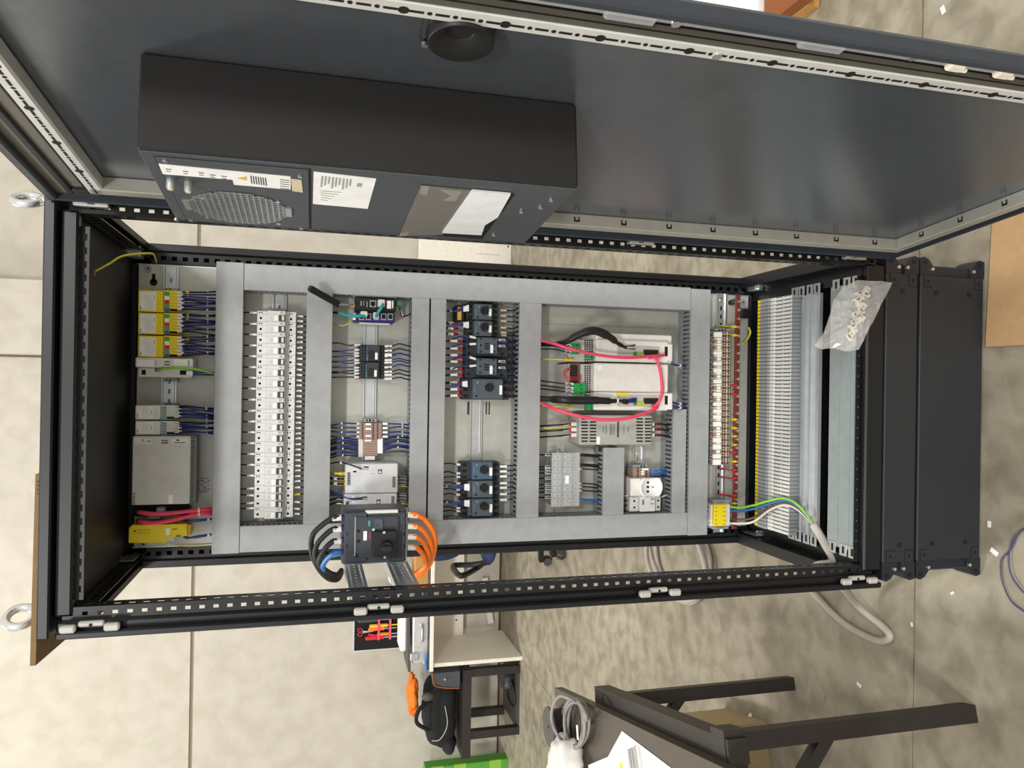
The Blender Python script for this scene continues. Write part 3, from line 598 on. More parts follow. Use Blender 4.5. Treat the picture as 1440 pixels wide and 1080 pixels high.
# ================================================================== circuit breakers
YS, YN, YT = .441, .424, .414
def zz(x, y, Y): return px(x, y, Y).z
zA, zB, zC, zD = zz(359.5, 583, YS), zz(373.5, 583, YS), zz(401.5, 583, YS), zz(414, 583, YS)
zn0, zn1 = zz(374, 583, YN), zz(399.5, 583, YN)
prof = [(PY-.008, zA-.002), (YS, zA), (YS, zB), (YN, zn0), (YN, zn1), (YS, zC), (YS, zD), (PY-.008, zD+.002)]
def breaker(x0, wm, aux, label, group=None):       # x0 right side, built to the left
    t = thing('circuit_breaker', (x0-wm/2, PY, zD), label, 'circuit breaker', group); ww = .018; a = x0-(wm if aux else 0) if aux else x0-wm
    xa = x0-(.009 if aux else 0)                  # right side of the breaker itself
    MB('mcb').px_prism([(p, q) for p, q in prof], x0-wm+.0003, xa-.0003).build('body', t)
    if aux:
        MB('mcb').px_prism(prof, xa, x0-.0003).build('aux_contact', t)
        m = MB('hole')
        for z in (zA-.005, zA-.0105, zC-.006, zC-.0115): m.cyl((x0-.0045, YS+.001, z), (x0-.0045, YS-.0006, z), .0017, n=8)
        m.m('paleink').box(x0-.007, x0-.002, YN-.0004, YN+.001, zn1+.006, zn1+.013); m.build('aux_terminal', t)
        MB('mcb').box(x0-.0075, x0-.0015, YT+.003, YN, zn1+.002, zn1+.005).build('aux_button', t)
    cx = (x0-wm+xa)/2; m = MB('hole')
    for z in (zA-.0085, zC-.0095): m.cyl((cx, YS+.001, z), (cx, YS-.0008, z), .0031, n=10)
    m.build('terminal_screw', t)
    m = MB('ink'); m.box(cx-.0078, cx+.0078, YN-.0006, YN+.001, zn1+.0008, zn1+.0165); m.build('toggle_recess', t)
    MB('mcb').cbox(cx-.006, cx+.006, YT, YN, zn1+.003, zn1+.009, .001).build('toggle', t)
    m = MB('white').box(cx-.006, cx+.006, YN-.0005, YN+.001, zn1+.019, zn1+.027); m.build('label_window', t)
    m = MB('paleink').box(cx-.005, cx+.003, YN-.0004, YN+.001, zn1+.031, zn1+.0315).box(cx-.005, cx+.004, YN-.0004, YN+.001, zn1+.034, zn1+.0347); m.build('print', t)
    return kids(t)
xr = px(388, 437, YN).x; xl = px(384, 729.5, YN).x; u = (xr-xl)/(17*1.5+3); cur = xr
LW = 'white circuit breaker with auxiliary contact in the long breaker row'
first = None; BX = []
for i in range(20):
    aux = i not in (16, 17, 18); wm = u*1.5 if aux else u
    if i == 0: first = breaker(cur, wm, True, LW, 'circuit breakers with auxiliary contact'); fx = cur
    elif i == 16: plain = breaker(cur, wm, False, 'narrow white circuit breaker without auxiliary contact', 'narrow circuit breakers'); pfx = cur
    elif aux: dup(first, (cur-fx, 0, 0))
    else: dup(plain, (cur-pfx, 0, 0))
    BX.append((cur, wm, aux)); cur -= wm
def Wm(pts, r, mt, label, group=None, sl=None, tip=None, name='wire', n=6):   # wire in metres; sl=(p,q,mat,radius)
    o = MB(mt).tube(pts, r, n, 4).build(name, None, label, 'wire', group)
    for nm, it in (('marker_sleeve', sl), ('ferrule', tip)):
        if it: MB(it[2]).cyl(it[0], it[1], it[3], n=6).build(nm, o)
    return o
for i, (x0, wm, aux) in enumerate(BX):
    for xx in ([x0-.0045] if aux else [x0-wm*.5]):
        j = rnd(-.0025, .0025); z0 = A[2]
        Wm([(xx, YS+.014, zA-.001), (xx+j*.3, YS+.012, zA+.014), (xx+j, YS+.014, zA+.024), (xx+j, YS+.02, z0+.004)], .0017, 'darkwire', 'black wire with white sleeve from duct into breaker row', 'wires between module duct and breaker row', sl=((xx, YS+.0135, zA+.002), (xx+j*.7, YS+.0125, zA+.019), 'white', .0029))
    for e in ((.30, .78) if aux else (.5,)):
        xx = x0-wm*e; j = rnd(-.003, .003)
        Wm([(xx, YS+.014, zD+.001), (xx+j*.3, YS+.012, zD-.012), (xx+j, YS+.016, zD-.028)], .0017, 'darkwire', 'black wire with white sleeve leaving the breaker row towards the router duct', 'wires between breaker row and router duct', sl=((xx, YS+.0135, zD-.002), (xx+j*.6, YS+.0125, zD-.017), 'white' if i != 17 else 'yellow', .0027))
m = MB('tgrey').P(383, 433.5, 402, 437, PY-.04, PY-.006, .001); m.build('end_clamp', None, 'grey end stop at the top of the breaker row', 'end clamp')
# ================================================================== router, network switch, antenna
YD = .42
def DV(name, x, y, xb, label, cat, group=None, Y=YD): return thing(name, (px(x, y, Y).x, PY, px(xb, y, Y).z), label, cat, group)
t = DV('router', 528, 428, 558, 'black router with a green terminal plug beside the blue network switch', 'router')
MB('black').P(500, 418.5, 557, 437.5, YD, PY-.008, .002).build('body', t)
MB('silver').P(497, 415, 558, 417.5, YD+.006, PY-.01).build('side_plate', t)
m = MB('silver').P(507, 423, 508.5, 430, YD-.0008, YD).P(511, 423, 512, 430, YD-.0008, YD).P(515.5, 424, 516.8, 432, YD-.0008, YD); m.build('led_strip', t)
m = MB('silver').P(520, 422.5, 529, 432, YD-.001, YD); m.m('hole').P(521.2, 424, 527.8, 429.5, YD-.0016, YD).P(522.8, 429, 526.2, 431, YD-.0016, YD); m.build('ethernet_jack', t)
m = MB('white').P(544, 423, 550, 434, YD-.0006, YD).P(551.5, 423, 553, 433.5, YD-.0006, YD); m.build('label', t)
m = MB('dkgreen').P(557.5, 423.5, 565, 429.5, YD+.01, YD+.03, .001); m.build('terminal_plug', t)
MB('amber').P(493, 427, 499, 432, YD+.012, YD+.022, .001).build('antenna_socket', t)
W([(562, 432, YD+.015), (563, 438, YD+.012), (566, 445, YD+.02), (580, 441, CY+.05)], .0018, 'darkwire', 'black wire with white sleeve at the router terminal plug', sleeve=(.12, .4, 'white', 1.5))
a, b = px(437, 406, .36), px(476, 428, .405); ant = MB('black'); d_ = (b-a).normalized()
ant.bar(a, b, .016, .009, up=(0, 1, 0)).cyl(a-d_*.004, a+d_*.002, .0075, n=10); c = px(496, 429, YD+.012)
ant = ant.build('antenna', None, 'black flat stick antenna leaning across the duct beside the router', 'antenna'); m = MB('silver').tube([b, (b+c)/2, c], .003, 8, 0); m.build('connector', ant)
t = DV('network_switch', 525, 446, 556, 'dark blue network switch with teal patch cables plugged in', 'network switch')
MB('swblue').P(497, 438, 555, 453.5, YD+.004, PY-.02, .003).build('body', t); MB('hole').P(501, 437.8, 552, 441, YD+.0035, YD+.006).build('recess', t)
for x in (505, 514.5, 526, 536, 545.5): m = MB('silver').P(x-.2, 441, x+7, 450, YD+.0032, YD+.01); m.m('hole').P(x+.8, 442, x+6.2, 448.6, YD+.0028, YD+.006); m.build('ethernet_jack', t)
m = MB('white').P(496, 440, 500, 450, YD+.0032, YD+.005); m.build('label', t); m = MB('offwhite').P(505, 453.5, 548, 456.5, YD+.02, PY-.01); m.build('rail_clip', t)
def patch(pts, plugs, label):
    o = MB('teal').tube([px(*q) for q in pts], .0042, 9, 5).build('patch_cable', None, label, 'cable')
    for x0, y0, x1, y1, Y in plugs: MB('milky').P(x0, y0, x1, y1, Y, Y+.018, .002).build('plug', o)
patch([(514, 444, YD-.008), (503, 444.5, YD-.014), (490, 443.5, YD-.004), (477, 440, YD+.01)], [(507, 437.5, 517, 445, YD-.012)], 'teal patch cable from network switch into the duct')
patch([(538.5, 428, YD-.012), (536, 433, YD-.022), (531.5, 440, YD-.018), (529, 445, YD-.006)], [(531.5, 421, 541.5, 431.5, YD-.014), (525, 439, 533, 448, YD-.008)], 'short teal patch cable linking router and network switch')
W([(479, 441, YD+.01), (472, 439.5, YD+.015), (464, 440, CY+.04)], .003, 'darkwire', 'black cable end meeting the teal patch cable')
W([(494, 449, YD+.015), (490, 455, YD+.012), (480, 458, YD+.02), (466, 454, CY+.05)], .0016, 'gy', 'green-yellow wire at the blue network switch')
# ================================================================== two relay modules
for i, (ya, yb) in enumerate(((485, 508.5), (509.5, 532.5))):
    x = -1.2*i; t = DV('relay_module', 521, ya+10, 543, ('dark relay module nearer the network switch', 'dark relay module nearer the brown terminals')[i], 'relay')
    MB('devdark').P(503+x, ya, 541+x, yb, YD+.022, PY-.008, .001).build('body', t)
    MB('smoked').P(517+x, ya, 534+x, yb-1, YD+.002, YD+.022, .002).build('relay_cover', t)
    m = MB('black').P(519+x, ya+8, 526+x, yb-3, YD+.0005, YD+.004).P(523+x, ya+11, 527+x, yb-6, YD-.0005, YD+.004); m.build('relay_coil', t)
    m = MB('white').P(527.5+x, ya+11, 531+x, yb-3, YD-.0008, YD+.002); m.build('label', t)
    m = MB('devblue').P(515.5+x, ya+1, 517.5+x, yb-1, YD+.006, YD+.022); m.m('tealbox').P(516+x, yb-9, 517.2+x, yb-2, YD+.0055, YD+.007); m.build('lever', t)
    for sx in (505, 509, 513, 535, 538.5):
        m = MB('hole')
        for k in range(5): m.P(sx+x, ya+1+k*4.6, sx+2+x, ya+4.2+k*4.6, YD+.0215, YD+.024)
        m.build('terminal_row', t)
Ls = (485.2, 492, 496.7, 500.5, 506.4, 510.4, 517, 521, 525.3, 530.4); Rs = (487, 493.3, 498.5, 501, 506.4, 510, 516.7, 523, 527.2, 533)
for k, y in enumerate(Ls):
    j = rnd(-3, 3); W([(508, y, YD+.026), (499, y, YD+.02), (488, y+rnd(-1, 1), YD+.02), (478, y+j, YD+.026), (464, y+j*1.2, CY+.04)], .0017, 'navy' if 0 < k < 7 else 'darkwire', 'dark wire from upper duct to the relay modules, white sleeve at its end', 'upper wires of the relay modules', sleeve=(.02, .24, 'white', 1.7))
for k, y in enumerate(Rs):
    j = rnd(-2, 2); W([(540, y, YD+.026), (550, y, YD+.02), (561, y-2.5+j, YD+.02), (571, y+j, YD+.024), (581, y+j+1.5, CY+.04)], .0017, 'navy' if 1 < k < 7 else 'darkwire', 'dark wire from relay modules down into the next duct, white sleeve at its end', 'lower wires of the relay modules', sleeve=(.02, .26, 'white', 1.7))
# ================================================================== brown terminals above the power supplies
MB('tgrey').P(511, 588.5, 530, 594, PY-.038, PY-.006, .001).m('hole').P(515, 590, 517, 592.5, PY-.0385, PY-.037).P(519, 589.6, 521.5, 592.8, PY-.0385, PY-.037).P(524, 590, 526, 592.5, PY-.0385, PY-.037).build('end_clamp', None, 'grey end stop with three holes above the brown terminals', 'end clamp')
def term(x0, x1, y0, y1, Yf, lab, grp, mt='terminal', holes=(), mark=None):
    t = DV('terminal_block', (x0+x1)/2, (y0+y1)/2, x1, lab, 'terminal', grp); MB(mt).P(x0, y0, x1, y1-.25, Yf, PY-.006, .0006).build('body', t)
    if holes:
        m = MB('hole')
        for h in holes: m.P(h, y0+.6, h+1.9, y1-.9, Yf-.0006, Yf+.001)
        m.build('wire_entry', t)
    if mark: MB('white').P(mark[0], y0+.2, mark[1], y1-.4, Yf-.002, Yf).build('marker', t)
    return t
y = 595.0
for k in range(7): term(505, 537, y, y+3.3, YD+.026, 'wide brown terminal block above the power supplies', 'wide brown terminals', holes=(509, 524, 530), mark=(514, 522) if k in (0, 2, 5) else None); y += 3.3
for k in range(7): term(510, 531, y, y+3.3, YD+.03, 'narrow brown terminal block above the power supplies', 'narrow brown terminals', 'terminal', mark=(513, 522) if k == 0 else None); y += 3.3
term(513, 527, y+.5, y+6, YD+.022, 'white marked end terminal touching the larger power supply', None, 'white')
for k in range(4):
    y = 596+k*6; W([(506, y, YD+.03), (496, y-.5, YD+.024), (482, y+rnd(-1, 2), YD+.024), (464, y+rnd(-2, 3), CY+.04)], .002, 'navy', 'blue wire from upper duct to the brown terminals', 'upper wires of the brown terminals', sleeve=(.0, .12, 'white', 1.7), tie=(.58, .61, 'white', 1.6))
    W([(536, y, YD+.03), (548, y, YD+.024), (562, y+rnd(-2, 1), YD+.024), (581, y+rnd(-1, 2), CY+.04)], .002, 'navy', 'blue wire from brown terminals into the lower duct', 'lower wires of the brown terminals', sleeve=(.05, .2, 'white', 1.7), tie=(.62, .65, 'white', 1.6))
for k in range(10):
    y = 618+k*2.6; j = rnd(-1, 7)
    W([(511, y, YD+.034), (502, y, YD+.026), (480, y-3+j*.3, YD+.022), (464, y+j*.5, CY+.04)], .0019, 'navy' if k % 3 else 'darkwire', 'blue wire from upper duct to the brown terminals', 'upper wires of the brown terminals', sleeve=(.02, .17, 'white', 1.6), tie=(.6, .63, 'white', 1.6) if k % 3 == 0 else None)
    if k < 8: W([(530, y, YD+.034), (539, y, YD+.026), (558, y-5+j*.5, YD+.022), (581, y-2+j*.4, CY+.04)], .0019, 'navy' if k % 3 else 'darkwire', 'blue wire from brown terminals into the lower duct', 'lower wires of the brown terminals', sleeve=(.02, .17, 'white', 1.6), tie=(.55, .58, 'white', 1.6) if k % 3 == 0 else None)
# ================================================================== power supplies
YP = .398
def psu(y0, y1, x0, x1, label, k):
    t = DV('power_supply', (x0+x1)/2, (y0+y1)/2, x1, label, 'power supply', None, YP); MB('psu').P(x0, y0, x1, y1, YP, PY-.012, .002).build('body', t)
    m = MB('tgrey').P(x0+2.5, y0+12-k*2, x0+7.5, y0+31 if not k else y1-2, YP-.0006, YP+.002); m.P(x1-8, y0+18-k*15, x1-2.8, y1-8 if not k else y1-2, YP-.0006, YP+.002); m.m('ink')
    for q in range(5): m.P(x0+3.5, y0+13-k*2+q*(3.4-k*1.5), x0+6.5, y0+15-k*2+q*(3.4-k*1.5), YP-.001, YP); m.P(x1-7, y0+19-k*15+q*3, x1-4, y0+20.6-k*15+q*3, YP-.001, YP)
    m.build('terminal_strip', t)
    m = MB('ink').P(x0+26, y0+3.8, x0+33, y0+6, YP-.0006, YP); m.m('terminal').P(x0+20, y0+7.4, x0+33, y0+8.6, YP-.0006, YP); m.build('display', t)
    m = MB('ink').P(x0+46, y0+8, x0+51.5, y0+14, YP-.0006, YP); m.m('white').P(x0+47, y0+11, x0+50.5, y0+13, YP-.001, YP).P(x0+48, y0+9, x0+49, y0+10.4, YP-.001, YP); m.build('square_emblem', t)
    m = MB('paleink').P(x0+36, y0+13.6, x0+42, y0+14.4, YP-.0004, YP).P(x0+2, y1-1.6, x0+26, y1-1, YP-.0004, YP)
    for q in range(5): m.P(x0+62-k*2, y0+20-k*16+q*2.5, x0+64-k*2, y0+20.6-k*16+q*2.5, YP-.0004, YP)
    m.build('print', t); m = MB('white').P(x0+11, y0+9-k*6, x0+15.5, y0+13-k*6, YP-.0008, YP).P(x0+11, y0+10, x0+15.5, y0+12.5, YP-.0008, YP); m.build('label', t); return t
psu(652, 693.5, 485.5, 559.5, 'larger silver power supply next to the brown terminals', 0)
psu(694.5, 716, 483.5, 558, 'smaller silver power supply against the main switch', 1)
for k, y in enumerate((666, 673.5, 680.5)): W([(485, y, YP+.03), (478, y, YP+.025), (464, y-1, CY+.04)], .0032, 'gy' if k == 0 else 'darkwire', ('green-yellow wire at the larger power supply', 'thick dark wire with yellow ferrule at the larger power supply', 'thick dark wire with yellow ferrule at the larger power supply')[k], None if k == 0 else 'yellow-tipped wires of the power supply', tip=(.0, .3, 'yellow', 1.4), sleeve=(.4, .7, 'white', 1.3) if k else None)
W([(508, 659, YP-.006), (497, 655, YP-.012), (487, 652, YP-.008), (476, 650, YP+.02), (464, 652, CY+.04)], .0019, 'darkwire', 'dark wire plugged into the face of the larger power supply', tie=(.5, .56, 'white', 1.6))
for k in range(3): W([(509, 700+k*.7, YP-.005), (497, 701+k*.5, YP-.012), (486, 700, YP-.008), (477, 695+k, YP+.015), (464, 690+k*3, CY+.04)], .0017, 'navy', 'blue wire plugged into the face of the smaller power supply', 'blue wires across the smaller power supply')
for k, y in enumerate((702, 708)): W([(484, y, YP+.04), (476, y+rnd(-2, 0), YP+.035), (464, y+rnd(-3, 2), CY+.04)], .0024, 'darkwire', 'dark wire with white sleeve entering the smaller power supply', 'supply wires of the smaller power supply', sleeve=(.1, .5, 'gy' if k == 0 else 'white', 1.4))
for k, y in enumerate((671, 675.5, 680, 684, 695, 699, 704, 708.5)): W([(559, y, YP+.03), (569, y, YP+.026), (581, y+2, CY+.04)], .0017, 'gy' if k in (3, 7) else 'darkwire', 'green-yellow wire leaving a power supply downwards' if k in (3, 7) else 'dark wire with white sleeve leaving a power supply downwards', 'earth wires below the power supplies' if k in (3, 7) else 'output wires of the power supplies', sleeve=None if k in (3, 7) else (.08, .45, 'white', 1.8))
# ================================================================== main switch on the punched rails
YI = .200
t = DV('main_switch', 526, 755, 573, 'dark grey main switch with black handle drive between black and orange cables', 'main switch', None, YI)
a, b, c, d = rc(481, 717, 572, 794, YI); MB('isolator').cbox(a, b, YI+.012, YI+.09, c, d, .004).build('body', t)
m = MB('isolator').P(484, 721, 516, 790, YI-.002, YI+.012, .002).P(516, 721, 570, 790, YI+.003, YI+.012, .002); m.build('face', t)
m = MB('smoked').P(498, 727, 560, 783, YI-.008, YI-.003, .002); m.build('clear_front', t)
m = MB('black').P(524, 747, 558, 784, YI-.03, YI-.003, .002); hb = m.build('drive_block', t)
p = px(543, 768, YI-.03); MB('black').cyl((p.x, YI-.03, p.z), (p.x, YI-.05, p.z), .014, .012, 20).cbox(p.x-.006, p.x+.006, YI-.058, YI-.05, p.z-.011, p.z+.011, .002).build('spindle', hb)
for x, y in ((540, 748.5), (541, 783.5), (525, 744.5)): m = MB('steel').dot(x, y, YI-.03, .003, .003); m.build('screw', hb)
m = MB('devgrey').P(527, 729, 540, 747, YI-.012, YI-.003, .003); m.build('handle_mount', t)
m = MB('white').P(511, 747, 516, 760, YI-.0092, YI-.008); m.build('label', t)
m = MB('tealbox').P(518, 732, 520.5, 740, YI-.0092, YI-.008).m('paleink').P(498.5, 727, 500, 782, YI-.0092, YI-.008); m.build('print', t); 
m = MB('red').P(519, 750, 521, 758, YI-.0092, YI-.008); m.build('mark', t)
m = MB('hole')
for x, y in ((504, 747), (504, 761), (501, 782)): m.dot(x, y, YI-.008, .0036, .001)
for y in (749, 766): m.P(487.5, y, 489, y+4, YI-.003, YI-.001).P(568, y, 569.5, y+4, YI-.0005, YI+.004)
m.build('screw_hole', t); m = MB('offwhite').P(514, 717.5, 560, 722, YI+.0, YI+.012, .001); m.build('cover_strip', t)
for y in (729, 743, 760, 777): MB('swblue').P(480, y-3, 484, y+3, YI+.004, YI+.03, .001).build('terminal_lug', t)
m = MB('zinc'); a2 = rc(480, 715, 572, 796, YI+.092); m.box(-.366, a2[1], YI+.09, YI+.093, RZ[1][0], RZ[0][1]); m.build('mounting_plate', t)
# heavy cables: control points tie every loop together at the left, towards the frame
g4 = 'heavy black feeder cables of the main switch'
for k, y in enumerate((728, 744, 761)):
    r_ = (0, 5.5, 11)[k]
    W([(480, y, YI+.02), (475, y-.2, YI+.02), (469, y, YI+.02), (456+r_*.3, y+8, YI+.03), (440+r_, y+24-k*1.5, YI+.05), (438+r_, 775+k*8, YI+.075), (447+r_*.8, 798+k, YI+.09), (461+r_*.5, 813-k*3, YI+.10), (474, 815-k*3, YI+.12), (480, 806-k*2, YI+.18)], .0062, 'rubber', 'heavy black cable looping from the main switch to the frame', g4, sleeve=(.0, .065, 'offwhite', 1.2), name='power_cable', n=10)
W([(480, 777, YI+.02), (470, 778, YI+.022), (460, 786, YI+.05), (454, 797, YI+.08), (462, 806, YI+.11), (474, 808, YI+.16)], .0062, 'blue', 'heavy blue neutral cable at the main switch', sleeve=(.0, .14, 'tealbox', 1.1), name='power_cable', n=10)
for k, y in enumerate((724, 740, 755, 770)):
    r_ = (0, 5, 9, 13)[k]
    W([(573, y, YI+.02), (579, y, YI+.02), (585, y, YI+.02), (598-r_*.4, y+7, YI+.03), (611-r_, y+28-k*3, YI+.045), (610-r_*.9, 778+k*6, YI+.065), (600-r_*.6, 800+k*.6, YI+.09), (582-r_*.2, 811-k, YI+.11), (566, 806-k*2, YI+.15), (556, 796, YI+.2)], .0062, 'orange', 'heavy orange cable looping from the main switch to the frame', 'heavy orange cables of the main switch', sleeve=(.0, .07, 'offwhite', 1.2), name='power_cable', n=10)
# ================================================================== motor starters
YB = .412
def knob(m, x, y, Y, r=.011, turned=False):
    p = px(x, y, Y); m.cyl((p.x, Y, p.z), (p.x, Y-.008, p.z), r, r*.9, 14)
    if turned: m.cbox(p.x-.004, p.x+.004, Y-.014, Y-.008, p.z-r*.9, p.z+r*.9, .001)
    else: m.cbox(p.x-r*.9, p.x+r*.9, Y-.014, Y-.008, p.z-.004, p.z+.004, .001)
def mpcb(x0, y0, x1, y1, label, turned, grp=None, body='devgrey', dx=0):
    """motor protection breaker: stepped body, terminal rows, rotary knob, label"""
    t = DV('motor_breaker', (x0+x1)/2, (y0+y1)/2, x1, label, 'motor breaker', grp, YB)
    MB('devdark').P(x0, y0, x1, y1, YB+.03, PY-.008, .002).build('body', t)
    fx0, fx1 = x0+14+dx, x1-9; h = y1-y0
    MB(body).P(fx0, y0+.5, fx1, y1-.5, YB, YB+.03, .002).build('front', t)
    for k in range(3):
        y = y0+h*(k+.5)/3; MB('hole').P(x0+2, y-h*.09, x0+8, y+h*.09, YB+.0292, YB+.031).build('terminal_screw', t); MB('hole').P(x1-7.5, y-h*.09, x1-1.5, y+h*.09, YB+.0292, YB+.031).build('terminal_screw', t)
    m = MB('black'); knob(m, (fx0+fx1)/2+2, y0+h*.42, YB, .0115 if h > 22 else .010, turned); m.build('rotary_knob', t)
    m = MB('white').P(fx1-4.6, y0+h*.32, fx1-.8, y0+h*.76, YB-.0008, YB); m.build('label', t)
    m = MB('hole').dot(fx0+5, y0+h*.82, YB, .0028, .0008); m.m('paleink').P(fx0+6, y0+h*.14, fx0+7.4, y0+h*.22, YB-.0004, YB); m.build('test_button', t)
    text('SIEMENS', .0052, (px(fx0+2.4, y0+h*.5, YB).x, YB-.0005, px(fx0+2.4, y0+h*.5, YB).z), 'tealbox', t); return t
mpcb(656, 427, 701, 450, 'grey motor breaker next to the hinge-side duct, topmost of its stack', False, dx=-3)
mpcb(656, 450.5, 701, 473, 'grey motor breaker directly above the contactors', False, dx=-3)
for i, (ya, yb) in enumerate(((473.5, 502), (503, 532))):
    x = -.8*i; t = DV('contactor', 683, ya+14, 716, ('dark contactor touching the motor breaker above it', 'dark contactor touching the wide motor breaker below it')[i], 'contactor', None, YB)
    MB('devdark').P(655+x, ya, 715+x, yb, YB+.03, PY-.008, .002).build('body', t); MB('devgrey').P(671.5+x, ya+1, 700+x, yb-4.5, YB, YB+.03, .002).build('front', t)
    for k in range(3): MB('hole').dot(659.5+x, ya+4.5+k*9.3, YB+.03, .0045, .0008).build('terminal_screw', t); MB('hole').dot(706+x, ya+6+k*9.3, YB+.03, .0045, .0008).build('terminal_screw', t)
    m = MB('hole')
    for k in range(3): m.P(681.5+x, ya+9+k*3.4, 688.5+x, ya+10.8+k*3.4, YB-.0006, YB+.001)
    for a_, b_ in ((676, 3), (695, 3), (676, 12), (695, 12), (676, 21), (695, 21)): m.dot(a_+x, ya+b_, YB, .0026, .0008)
    m.build('coil_window', t); MB('white').P(689.5+x, ya+11.5, 693.5+x, ya+23, YB-.0008, YB).build('label', t)
    text('SIEMENS', .005, (px(673.4+x, ya+12, YB).x, YB-.0005, px(673.4+x, ya+12, YB).z), 'tealbox', t)
mpcb(650, 532.5, 716, 562, 'wide grey motor breaker with a plain stretch of rail below it', False, dx=1)
t = DV('auxiliary_block', 646, 441, 652, 'dark auxiliary block with yellow strip beside the topmost motor breaker', 'auxiliary block', None, YB)
MB('black').P(640, 430, 654, 452, YB+.04, PY-.008, .002).build('body', t); MB('amber').P(643.5, 432, 649, 450, YB+.0385, YB+.041).build('strip', t)
for i, (ya, yb) in enumerate(((649.5, 675), (675.5, 700.5), (701, 726.5))):
    mpcb(648, ya, 702, yb, ('lower-group motor breaker nearest the stretch of empty rail', 'lower-group motor breaker in the middle of three', 'lower-group motor breaker with its knob turned upright')[i], i == 2, body='devgrey' if i else 'devblue', dx=2)
    if i:
        m = MB('devgrey').P(658, ya+1, 665, yb-1, YB+.012, YB+.032, .001); o = m.build('auxiliary_block', None, 'small auxiliary contact block with black dots on %s lower-group motor breaker' % ('the middle' if i == 1 else 'the upright-knob'), 'auxiliary block'); m = MB('hole')
        for k in range(9): m.P(662, ya+3+k*2.4, 664, ya+4.3+k*2.4, YB+.0115, YB+.013)
        m.build('contact_hole', o)
# wiring of the starters
for k, y in enumerate((454.3, 461.8, 470, 480, 490, 499.4, 508.9, 518, 527, 537.7, 547, 556)):
    e = 654 if k > 2 else 645; s = 0 if k > 2 else -6
    W([(e-1, y, YB+.045), (646+s, y+rnd(-.5, .5), YB+.04), (636+s, y+rnd(-1, 1), YB+.042), (622, y+rnd(-1, 1), CY+.045)], .0026, 'darkwire', 'black wire with red ferrule and white sleeve at the motor starters', 'red-tipped wires of the motor starters', tip=(.12, .32, 'red', 1.5), sleeve=(.34, .66, 'white', 1.45))
for k, (y, x1) in enumerate(((430, 659), (433, 659), (436, 659), (454, 659), (457, 659), (460, 659), (537, 657), (540, 657), (543, 657))):
    yc = (438, 456, 540)[k//3]; W([(x1, y, YB+.02), (651, y+(yc-y)*.4, YB+.018), (637, yc, YB+.024), (628, yc-1, YB+.04), (622, yc-2, CY+.045)], .0018, 'navy', 'thin blue control wire at the motor starters, tied near the duct', 'blue control wires of the motor starters', sleeve=(.0, .2, 'white', 2.0), tie=(.62, .66, 'white', 1.8))
for k, (y, yy) in enumerate(((475, 474), (483.5, 485), (505, 503), (514, 516))):
    W([(669, y, YB+.012), (660, yy-1, YB+.01), (648, yy-1, YB+.02), (636, yy+3, YB+.04)], .0018, 'navy', 'thin blue coil wire with white sleeve at a contactor', 'upper coil wires of the contactors', sleeve=(.0, .25, 'white', 1.9))
    W([(700, y+3, YB+.02), (709, y+3.5, YB+.012), (717, y+3, YB+.02), (724, y+8, YB+.04), (733, y+9, CY+.05)], .0018, 'navy', 'thin blue coil wire leaving a contactor downwards', 'lower coil wires of the contactors', sleeve=(.02, .24, 'white', 1.9))
for k, y in enumerate((436, 443.5, 451, 460.5, 467.5, 471.5)):
    W([(702, y, YB+.045), (711, y+.5, YB+.042), (722, y+1+rnd(-1, 1), YB+.045), (733, y-1, CY+.05)], .0017, 'darkwire', 'black wire with beige sleeve leaving a grey motor breaker', 'beige-sleeved motor breaker wires', sleeve=(.05, .3, 'beige', 1.9))
for k, y in enumerate((480.5, 490.5, 500.5, 511, 521, 529.5, 538.5, 547.5, 557.5)):
    W([(713, y, YB+.048), (720, y, YB+.042), (726, y, YB+.044), (734, y+1, CY+.05)], .0042, 'rubber', 'thick black motor cable core leaving the starters downwards', 'thick cores below the starters', tip=(.05, .25, 'white', .8), n=8)
for k, y in enumerate((653.8, 665.3, 671.3, 679.7, 688.8, 695.8, 705.5, 714, 719.5)):
    W([(651, y, YB+.042), (641, y+rnd(-1, 1), YB+.04), (631, y-1.5+rnd(-1, 1), YB+.042), (621, y+rnd(-1, 1), CY+.045)], .0018, 'darkwire', 'black wire with white sleeve above a lower-group motor breaker', 'upper wires of the lower motor breakers', sleeve=(.05, .32, 'white', 1.9))
for k, y in enumerate((682, 684, 686, 688.5, 705, 708, 711)):
    yc = 684 if k < 4 else 706.5; W([(660, y, YB+.01), (650, y+(yc-y)*.3, YB+.01), (634, yc, YB+.02), (629, yc, YB+.03), (621, yc-2, CY+.045)], .0018, 'navy', 'thin blue wire to an auxiliary contact block of the lower motor breakers', 'blue wires of the lower motor breakers', sleeve=(.0, .17, 'white', 2.2), tie=(.74, .80, 'white', 2))
for k, y in enumerate((656, 663, 670, 679.5, 686, 695, 703)):
    W([(701, y, YB+.042), (712, y, YB+.04), (720, y-1.5, YB+.042), (732, y+1.5, CY+.05)], .0018, 'darkwire', 'black wire with white sleeve below a lower-group motor breaker', 'lower wires of the lower motor breakers', sleeve=(.05, .34, 'white', 1.9))
